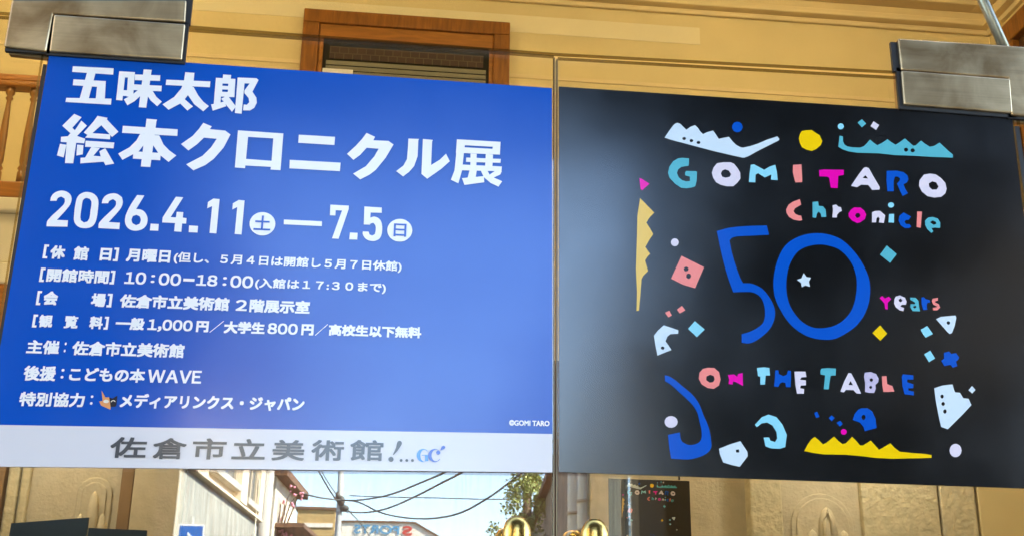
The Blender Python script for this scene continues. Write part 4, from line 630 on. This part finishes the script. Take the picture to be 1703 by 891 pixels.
# hidden source of the warm light: ceiling lamps of the lobby
def lamp(x, y, i):
    tt = empty('ceiling_lamp', (x, y, 6.52), ('glowing glass ceiling lamp nearest the entrance doors', 'glowing glass ceiling lamp above the gallery', 'glowing glass ceiling lamp at the right end of the lobby', 'small low ceiling lamp under the gallery near the stone walls')[i], 'lamp', 'ceiling lamps of the lobby')
    MB().lathe([(.06, -.02), (.06, 0)]).build('mount', M['brass'], tt)
    MB().tube([(0, 0, -.02), (0, 0, -.16)], .012).build('stem', M['brass'], tt)
    MB().blob((0, 0, -.30), .16, .16, .14, 3).build('glass_globe', M['lamp'], tt)
    return tt
lamp(.2, 2.2, 0); lamp(-2.6, 3.6, 1); lamp(2.6, 3.4, 2)
for x, lb in ((2.25, 'added fill lamp on the stone wall at the right, unseen behind the poster'), (-1.9, 'added fill lamp on the stone wall at the left, unseen behind the poster')):
    tt = empty('fill_lamp', (x, 4.55, 3.0), lb, 'lamp', 'added fill lamps on the stone walls')  # unseen fill lamp added to brighten the lower stone walls
    MB().box(-.05, .05, -.02, 0, -.10, .10).build('back_plate', M['brass'], tt, bevel=.006)
    MB().tube([(0, -.02, 0), (0, -.22, 0), (0, -.40, .04)], .012).build('arm', M['brass'], tt)
    MB().blob((0, -.48, .06), .10, .10, .10, 3).build('glass_globe', M['filllamp'], tt)
# ================================================================== POSTERS
def poster_geo(key, names, who):
    return [(*outline_mesh(l), n, c) for (w_, n, c, l) in SHP if w_ == who and n in names]
OL = (-.357, -.0012, 1.80); OR_ = (.355, -.0012, 1.8147)
blue = empty('blue_event_poster', OL, 'blue museum poster with large white Japanese lettering on the left glass door', 'poster')
WL, HLm = 720., 578.
def board(H, w_, h_, origin, parent, mf, mside):
    pts = [warp(H, *q) for q in ((0, 0), (w_, 0), (w_, h_), (0, h_))]
    b = MB(); b.prism([(x-origin[0], z-origin[2]) for x, z in pts], -.004-origin[1], -.0002-origin[1], 0, 1)
    return b.build('board', [mf, mside], parent)
board(HL, WL, HLm, OL, blue, INK['blueground'], INK['white'])
flat('footer_band', [([(0, .0), (WL, .0), (WL, 51.9), (0, 51.8)], [(0, 1, 2, 3)], 0)], HL, -.0046, OL, blue, [INK['band']])
def letter_part(name, groups, cols, y):
    g = []
    for (grp, txt, u0, u1, v0, v1, dil) in SEG:
        if grp in groups: V, F = fit_text(txt, u0, u1, v0, v1, dil); g.append((V, F, 0))
    for (w_, n, c, l) in SHP:
        if w_ == 'L' and n in groups:
            vs, fs = outline_mesh(l); g.append(([(p[0], p[1], .004*(len(g) % 24)) for p in vs], fs, cols.index(c)))
    return flat(name, g, HL, y, OL, blue, [INK[c] for c in cols])
letter_part('title_lettering', ['title'], ['white'], -.0046)
letter_part('date_lettering', ['date'], ['white'], -.0046)
letter_part('weekday_lettering', ['glyph_sat'], ['blueground'], -.0052); letter_part('weekday_lettering', ['glyph_sun'], ['blueground'], -.0052)
letter_part('details_lettering', ['details'], ['white'], -.0046)
letter_part('organiser_lettering', ['organiser'], ['white'], -.0046)
letter_part('copyright_lettering', ['copyright'], ['white'], -.0046)
letter_part('museum_lettering', ['footer'], ['grey'], -.0052)
lg = letter_part('cat_logo', ['cat_orange', 'cat_black'], ['orange', 'ink'], -.0046)
eye = letter_part('cat_eyes', ['cat_eye'], ['cream'], -.0050); eye.parent = lg
lg = letter_part('museum_logo', ['logo_light'], ['logo_light'], -.0050)
c2 = letter_part('logo_initial', ['logo_dark'], ['logo_dark'], -.0056); c2.parent = lg

black = empty('black_event_poster', OR_, 'large black poster of coloured paper cut-outs and letters on the right glass door', 'poster')
WR, HRm = 700., 567.
board(HR_, WR, HRm, OR_, black, INK['black'], INK['black'])
COLNAME = dict(paleblue='pale blue', teal='teal', cyan='light cyan', lilac='pinkish white', mauve='pale mauve', blue='blue', magenta='magenta', salmon='salmon pink', yellow='yellow', paleyellow='sandy yellow')
ART = []
for (w_, nm, c, l) in SHP:
    if w_ != 'R': continue
    pn = 'paper_numeral' if nm == 'big_numerals' else 'paper_letter' if nm.endswith('letters') else nm
    o = flat(pn, [(*outline_mesh(l), 0)], HR_, -.0046, OR_, black, [INK[c]], COLNAME[c]+' '+pn.replace('_cutout', ' paper cut-out').replace('_', ' '))
    ART.append((o, nm))
# smaller copy of the poster hung in the lobby
sm = empty('small_black_poster', (1.105, 4.30, 2.02), 'small black poster of paper cut-outs hanging inside against the stone wall', 'poster')
MB().box(-.205, .205, 0, .006, -.10, .505).build('board', INK['black'], sm)
MB().tube([(.155, .006, .51), (.153, .012, .62), (.155, .03, .80)], .005, 6).build('cord', M['seal'], sm)
k = .72
for a, nm in ART:
    if nm in ('title_letters', 'subtitle_letters', 'ragged_cutout', 'round_cutout', 'square_cutout', 'triangle_cutout'):
        c = a.copy(); COL.objects.link(c); c.parent = sm; c.scale = (k*.80, k, k*.80); c.location = (-.005, -.001, .505-.575*k*.80+.012)
# ================================================================== GLASS ENTRANCE
def pane(parent, pts, th=.010, name='pane', m=None): return MB().prism(pts, 0, th, 0, 1).build(name, [M['glass'], m or M['edge_dark']], parent)
FIT = {'L_low': [(-0.7149, 2.4398), (-0.5319, 2.4386), (-0.5309, 2.3804), (-0.7133, 2.3806)], 'L_up': [(-0.775, 2.4581), (-0.5342, 2.4777), (-0.5325, 2.4414), (-0.7158, 2.4405), (-0.7172, 2.3803), (-0.7751, 2.3833)], 'R_up': [(0.5362, 2.4973), (0.7401, 2.4987), (0.7111, 2.4418), (0.5364, 2.4429), (0.7076, 2.3811), (0.7243, 2.3801)], 'R_low': [(0.5363, 2.4425), (0.711, 2.4406), (0.7077, 2.3817), (0.5349, 2.3844)]}
def fitting(parent, pts, name, y0=-.011, y1=.022):
    b = MB().prism(pts, y0, -.0008); b.prism(pts, .0108, y1)
    return b.build(name, M['steel'], parent, bevel=.0028, seg=3)
def grow(pts, d):
    cx = sum(p[0] for p in pts)/len(pts); cz = sum(p[1] for p in pts)/len(pts)
    return [(x+(d if x > cx else -d), z+(d if z > cz else -d)) for x, z in pts]
def gasket(parent, pts, d=.004):
    return MB().prism(grow(pts, d), -.0068, -.0008).build('gasket', M['seal'], parent)
def handle(parent, x, ztop, y, label=None):
    pr = [(.0005, 0), (.007, -.0008), (.0115, -.004), (.0150, -.009), (.0178, -.017), (.0185, -.028), (.0185, -.36)]
    h = MB().lathe([(r_, z) for r_, z in pr][::-1], seg=28, sx=1, sy=.72).build('pull_handle', M['brass'], parent)
    h.location = (x, y, ztop)
    m_ = MB()
    for dz in (-.07, -.31): m_.tube([(0, 0, dz), (0, -y*.98, dz)], .008)
    m_.build('standoff', M['brass'], h)
    return h
t = empty('glass_door', (-.722, 0, 0), 'left frameless glass door with the blue poster stuck on it', 'door', 'pair of glass entrance doors')
off = lambda pts, x: [(p[0]-x, p[1]) for p in pts]
pane(t, off([(-.7175, .012), (.0030, .012), (.0030, 2.4335), (-.7170, 2.4385)], -.722))
MB().box(.7252, .7268, -.0003, .0103, .02, 2.430).build('edge_strip', M['edge'], t)
fitting(t, off(FIT['L_low'], -.722), 'patch_fitting'); gasket(t, off(FIT['L_low'], -.722))
handle(t, -.0508+.722, 1.7499, -.06)
handle(t, -.049+.722, 1.752, .07)
t = empty('glass_door', (.716, 0, 0), 'right frameless glass door with the black poster stuck on it', 'door', 'pair of glass entrance doors')
pane(t, off([(.0088, .012), (.7125, .012), (.7130, 2.4395), (.0092, 2.4310)], .716))
MB().box(.0070-.716, .0087-.716, -.0003, .0103, .02, 2.428).build('edge_strip', M['edge'], t)
fitting(t, off(FIT['R_low'], .716), 'patch_fitting'); gasket(t, off(FIT['R_low'], .716), .006)
handle(t, .0471-.716, 1.7489, -.06)
handle(t, .0400-.716, 1.750, .07)
t = empty('transom_window', (0, 0, 2.44), 'wide fixed glass panel above the pair of glass doors', 'window')
offz = lambda pts: [(p[0], p[1]-2.44) for p in pts]
pane(t, offz([(-1.40, 2.4470), (-.53, 2.4425), (.0065, 2.4378), (.53, 2.4465), (1.40, 2.460), (1.40, 3.23), (-1.40, 3.23)]))
for key, d in (('L_up', .004), ('R_up', .006)):
    pts = FIT[key]
    fitting(t, offz(pts if key == 'L_up' else [pts[0], pts[1], (.80, pts[1][1]+.003), (.80, 2.3773), (.7035+.0008, 2.3785), (.7066+.0008, 2.4408), pts[3]]), 'patch_fitting')
    q = [(-.774, 2.3785), (-.7135, 2.3785), (-.7135, 2.4402), (-.526, 2.4405), (-.527, 2.525), (-.774, 2.525)] if key == 'L_up' else \
        [(.5255, 2.4420), (.7040, 2.4420), (.7010, 2.3745), (.80, 2.3745), (.80, 2.495), (.5255, 2.4925)]
    MB().prism(offz(q), -.0068, -.0009).build('gasket', M['seal'], t)
t = empty('side_window', (-.73, 0, 0), 'fixed glass side panel left of the doors in front of the balustrade', 'window')
pane(t, [(-.67, .012), (-.0005, .012), (.0040, 2.437), (-.67, 2.442)])
MB().prism([(.0008, .012), (.0112, .012), (.0125, 2.366), (.0078, 2.366)], .0012, .0088).build('seal_strip', M['seal'], t)
t = empty('side_window', (.725, 0, 0), 'fixed glass side panel right of the doors below the steel fitting', 'window')
pane(t, [(.67, .012), (-.002, .012), (-.002, 2.446), (.67, 2.456)])
MB().prism([(-.0110, .012), (-.0035, .012), (-.0035, 2.366), (-.0110, 2.366)], .0012, .0088).build('seal_strip', M['seal'], t)
solid('steel_rod', (.765, .07, 2.44), M['tube'], 'upright grey steel tube standing behind the right corner fitting', 'rod', MB().tube([(.0220, 0, 0), (-.090, 0, .37)], .0085, 14))
# ================================================================== THE LANE IN FRONT (seen mirrored in the glass)
TH = math.atan(0.07901)
t = empty('apartment_house', (-2.7943, -14, ZS), 'house with grey render below and cream upper storey along the lane', 'building', rz=TH)
lz = 4.19-ZS        # ledge height over street
MB().box(-6, 0, -6.0, 9.5, 0, lz).build('lower_wall', M['greywall'], t)
MB().box(-6, -.02, -6.0, 9.5, lz+.06, lz+2.0).build('upper_wall', M['creamwall'], t)
MB().box(-6, .085, -6.05, 9.5, lz+.012, lz+.059).box(-6, .05, -6.04, 9.5, lz+.001, lz+.0115).build('ledge', M['creamwall'], t, bevel=.006)
for y0, y1, d in ((-4.35, -3.82, .10), (-1.50, -1.30, .05), (-6.0, -5.62, .07), (.2, .5, .05)): MB().box(-.02, d, y0, y1, lz+.061, lz+1.998).build('pilaster', M['creamwall'], t)
def win(y0, y1, z0, z1, parent, x=-.02):
    f = MB(); f.box(x, x+.04, y0, y0+.07, z0, z1).box(x, x+.04, y1-.07, y1, z0, z1).box(x, x+.039, y0+.07, y1-.07, z1-.07, z1)
    f = f.build('window', M['frame'], parent)
    MB().box(x+.001, x+.010, y0+.07, y1-.07, z0, z1).build('pane', M['skypane'], f)
    MB().box(x+.011, x+.035, (y0+y1)/2-.03, (y0+y1)/2+.03, z0, z1-.071).build('mullion', M['frame'], f)
    MB().box(x, x+.12, y0-.06, y1+.06, z0-.10, z0-.002).build('sill', M['concrete'], f)
win(-3.80, -2.05, lz+.30, lz+1.6, t); win(-5.55, -4.55, lz+.22, lz+1.6, t); win(.7, 2.6, lz+.3, lz+1.6, t)
shade_eave = MB().prism([(1.0, 0), (1.0, .10), (-3, 1.6), (-6.6, .1), (-6.6, 0)], -6.4, 9.8).build('roof', M['roofbrown'], t); shade_eave.location = (0, 0, lz+2.0)  # unseen deep eave, added to shade the upper wall and dim the poster sheen
MB().tube([(.12, -5.1, lz+.6), (.05, -5.55, lz-.3), (.08, -5.7, 0)], .018, 6).build('cable', M['pipe'], t)
solid('concrete_pole', (-2.33, -21.0, ZS), M['concrete'], 'thick pale concrete pole at the corner of the cream house', 'pole', MB().tube([(0, 0, 0), (0, 0, 9.5)], [.16, .13], 20))
t = empty('plaster_house', (-2.7943+0.07901*7.6, -21.6, ZS), 'pale plastered house with brown eaves beyond the concrete pole', 'building', rz=TH)
MB().box(-5, 0, -2.9, 0, 0, 5.95).build('wall', M['paleplaster'], t)
mb = MB(); mb.bm.verts.ensure_lookup_table()
mb.box(-5, .22, -3.05, .1, 5.953, 6.10); mb.build('eaves', M['roofbrown'], t)
MB().box(.001, .55, -2.9, -.3, 5.05, 5.13).build('door_canopy', M['roofbrown'], t)
t = empty('flowering_bush', (-2.05, -22.3, 4.2), 'thin pink flowering branches against the pale plastered house', 'plant')
br_, fl = MB(), MB()
for i in range(9):
    a = random.uniform(-1, 1); p0 = Vector((-.1, 0, -.3)); p1 = Vector((random.uniform(-.25, .35), random.uniform(-.2, .3), random.uniform(.2, .9))); p2 = p1+Vector((random.uniform(.0, .35), 0, random.uniform(-.25, .2)))
    br_.tube([p0, p1, p2], [.014, .010, .006], 5)
    for q in range(3): fl.blob(p2+Vector((random.uniform(-.07, .07), random.uniform(-.07, .07), random.uniform(-.07, .07))), .03, .03, .03, 1)
br_.tube([(-.1, 0, -.28), (-.15, 0, -4.89)], [.03, .05], 6)
br_.build('branches', M['bark'], t); fl.build('blossoms', M['petal'], t)
# blocks that close the lane
t = empty('ochre_building', (-2.0, -34, ZS), 'flat roofed ochre block at the end of the lane', 'building')
MB().box(-.55, .50, -5, 0, 0, 7.0).build('wall', M['ochre'], t); MB().box(-.60, .55, -5, .05, 7.003, 7.08).build('coping', M['roofbrown'], t)
MB().box(-.45, .45, .001, .03, 6.50, 6.62).build('light_band', M['whitewall'], t)
t = empty('sports_shop_building', (0, -45, ZS), 'white gabled shop building with SPORTS lettering on its wall', 'building')
zt = 8.05
MB().prism([(-2.6, 0), (2.6, 0), (2.6, zt-.75), (1.2, zt), (-2.6, zt-.05)], -6, 0).build('wall', M['whitewall'], t)
MB().prism([(-2.65, zt-.047), (1.2, zt+.003), (2.7, zt-.80), (2.7, zt-.73), (1.22, zt+.07), (-2.65, zt+.02)], -6.05, .06).build('roof', M['roofbrown'], t)
def letters(txt, x0, x1, z0, z1, m, name, parent):
    vs, fs = text_geo(txt); xs = [p[0] for p in vs]; ys = [p[1] for p in vs]; b = MB()
    V = []
    for dx, dz, dy in ((0, 0, 0), (.02, .0, .001), (-.02, 0, .002), (0, .02, .003), (0, -.02, .004)):
        V = [b.bm.verts.new((x0+(x-min(xs))/(max(xs)-min(xs))*(x1-x0)+dx, .03+dy, z0+(y-min(ys))/(max(ys)-min(ys))*(z1-z0)+dz)) for x, y in vs]
        for f in fs: b.bm.faces.new([V[i] for i in f])
    return b.build(name, m, parent)
letters('S', 1.10, .74, 7.60, 7.92, M['red'], 'red_letter', t); letters('PORTS', .60, -1.15, 7.60, 7.92, M['bluepaint'], 'blue_letters', t)
# utility pole, wires
t = empty('utility_pole', (-1.20, -28, ZS), 'slim grey utility pole carrying a tangle of wires', 'pole')
MB().tube([(0, 0, 0), (0, 0, 10)], [.085, .06], 12).build('shaft', M['polegrey'], t)
for z in (7.55, 8.1): MB().box(-.35, .35, -.04, .04, z, z+.06).build('crossarm', M['polegrey'], t)
mb = MB().blob((.04, .05, 6.42), .09, .08, .14).blob((.12, .05, 6.25), .12, .08, .08).blob((-.05, .05, 6.55), .06, .06, .10)
mb.build('cable_box', M['wire'], t)
WIRES = [[(-1.169, -27.9, 5.734), (-0.719, -27.0, 5.576), (-0.083, -25.5, 5.118), (0.667, -24.0, 4.842), (1.325, -22.5, 4.762), (1.811, -21.3, 4.9), (2.125, -20.0, 5.023), (2.326, -19.0, 5.131), (2.552, -17.0, 5.321)], [(-1.154, -27.9, 5.734), (-0.637, -26.0, 5.491), (0.006, -23.0, 5.189), (0.521, -20.5, 5.031), (0.897, -18.5, 4.919), (1.237, -16.0, 4.808)], [(-1.153, -27.9, 5.476), (-0.628, -26.5, 5.262), (-0.093, -24.5, 5.088), (0.465, -22.0, 4.996), (0.88, -20.0, 4.953), (1.199, -18.5, 4.939), (1.504, -16.0, 4.861)], [(-0.95, -27.5, 5.797), (0.718, -26.0, 5.572), (1.924, -24.0, 5.279), (2.293, -21.5, 4.931)], [(-1.149, -27.8, 5.692), (-1.406, -27.2, 5.965), (-1.606, -26.5, 6.211), (-2.011, -25.0, 6.676)], [(-1.829, -23.5, 5.233), (-1.556, -25.5, 5.432), (-1.165, -27.8, 5.72)], [(-1.121, -27.9, 5.663), (-1.036, -32.0, 5.997), (-0.801, -40.0, 6.625), (-0.526, -44.5, 6.74)], [(-1.218, -27.8, 5.647), (-1.42, -27.0, 5.85), (-1.629, -26.2, 6.119), (-1.832, -25.0, 6.349)]]
WL_ = ['thick overhead wire sagging lowest between the poles', 'upper overhead wire sweeping up to the right from the pole', 'middle overhead wire crossing the sky steeply upward', 'thin level overhead wire from pole to tree', 'short guy wire leaning from the pole top to the left', 'overhead wire from the plastered house to the utility pole', 'loose cable dropping from the pole to the white shop roof', 'steep overhead wire beside the utility pole']
for wv, lb in zip(WIRES, WL_):
    pts = [Vector(p) for p in wv]
    out = []
    for i in range(len(pts)-1):
        p0, p1, p2, p3 = pts[max(i-1, 0)], pts[i], pts[i+1], pts[min(i+2, len(pts)-1)]
        for q in range(6):
            u = q/6; out.append(.5*((2*p1)+(p2-p0)*u+(2*p0-5*p1+4*p2-p3)*u*u+(3*p1-p0-3*p2+p3)*u**3))
    out.append(pts[-1])
    o = pts[0].copy()
    solid('overhead_wire', o, M['wire'], lb, 'wire', MB().tube([p-o for p in out], .012 if 'thin' in lb or 'guy' in lb else .018, 6), group='overhead wires over the lane')
# right side of the lane
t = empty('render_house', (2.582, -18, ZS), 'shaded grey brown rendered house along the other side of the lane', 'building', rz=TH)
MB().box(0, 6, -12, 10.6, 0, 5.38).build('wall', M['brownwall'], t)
MB().box(-.12, 6.1, -12.1, 10.7, 5.383, 5.50).build('roof_edge', M['roofbrown'], t)
for yy, r_, m_ in ((6.3, .10, 'pipe'), (7.25, .07, 'pipe')):
    d_ = MB().tube([(-.12, yy, 0), (-.12, yy, 5.35)], r_, 14).build('downpipe', M[m_], t)
    c_ = MB()
    for z in (1.2, 3.75, 4.05): c_.tube([(-.12, yy, z), (-.12, yy, z+.03)], r_+.012, 14)
    c_.build('pipe_bracket', M['frame'], d_)
MB().box(-.02, -.001, 8.55, 9.6, 0, 5.3).build('grey_panel', M['greywall'], t)
f = MB().box(-.06, -.001, 9.75, 9.82, 2.4, 4.6).box(-.06, -.001, 10.42, 10.5, 2.4, 4.6).box(-.06, -.001, 9.82, 10.42, 2.4, 2.5).build('window', M['frame'], t)
MB().box(-.03, -.002, 9.82, 10.42, 2.5, 4.6).build('pane', M['skypane'], f)
# tree behind that house, and its pole
t = empty('leafy_tree', (2.15, -20.0, ZS), 'yellow green leafy tree growing in front of the grey brown house', 'tree')
tk = MB(); tk.tube([(0, 0, 0), (.05, .02, 2.2), (.02, 0, 3.6), (.10, 0, 5.0)], [.11, .09, .07, .03], 9)
for i in range(12):
    a = random.uniform(0, 6.28); z = random.uniform(2.6, 4.6); L_ = random.uniform(.35, .75)
    tk.tube([(.03, 0, z), (.03+math.cos(a)*L_*.6, math.sin(a)*L_*.6, z+.2), (.03+math.cos(a)*L_, math.sin(a)*L_, z+.5)], [.03, .02, .008], 6)
tk.build('trunk', M['bark'], t)
cr = MB()
clumps = []
for i in range(70):
    z = random.uniform(2.5, 5.85); lim = .88*(1-max(0, (z-4.6))/1.5)
    a = random.uniform(0, 6.28); rr = lim*math.sqrt(random.random())
    clumps.append((Vector((.12+rr*math.cos(a)+.12*(z-4.2), rr*math.sin(a), z)), random.uniform(.10, .24)))
for c, r_ in clumps:
    for j in range(90):
        d = Vector((random.gauss(0, 1), random.gauss(0, 1), random.gauss(0, 1))).normalized()*r_*random.uniform(.4, 1.15)
        p = c+d; u = Vector((random.gauss(0, 1), random.gauss(0, 1), random.gauss(0, .6))).normalized()*random.uniform(.025, .05)
        v_ = u.cross(Vector((random.gauss(0, 1), random.gauss(0, 1), random.gauss(0, 1)))).normalized()*random.uniform(.014, .026)
        vs = [cr.bm.verts.new(q) for q in (p-u, p+v_, p+u, p-v_)]; cr.bm.faces.new(vs)
cr.build('crown', M['leaf'], t)
solid('wooden_pole', (2.60, -21.4, ZS), M['bark'], 'brown wooden pole rising behind the leafy tree', 'pole', MB().tube([(0, 0, 0), (0, 0, 8.5)], [.10, .08], 12))
# one-way sign
sg = (-2.538, 3.405, 0.16)
t = empty('one_way_sign', (sg[0], -14.0, ZS), 'blue one way road sign with a white arrow beside the grey wall', 'sign')
zc = sg[1]-ZS; hw = sg[2]
MB().tube([(0, -.03, 0), (0, -.03, zc+.1)], .022, 10).build('post', M['polegrey'], t)
MB().box(-hw, hw, -.006, 0, zc-.50, zc).build('plate', M['signwhite'], t, bevel=.004)
MB().box(-hw+.022, hw-.022, .001, .003, zc-.478, zc-.022).build('blue_field', M['signblue'], t)
MB().prism([(-hw+.04, zc-.32), (-.04, zc-.32), (-.04, zc-.40), (hw-.035, zc-.25), (-.04, zc-.09), (-.04, zc-.18), (-hw+.04, zc-.18)], .0035, .006).build('arrow', M['signwhite'], t)
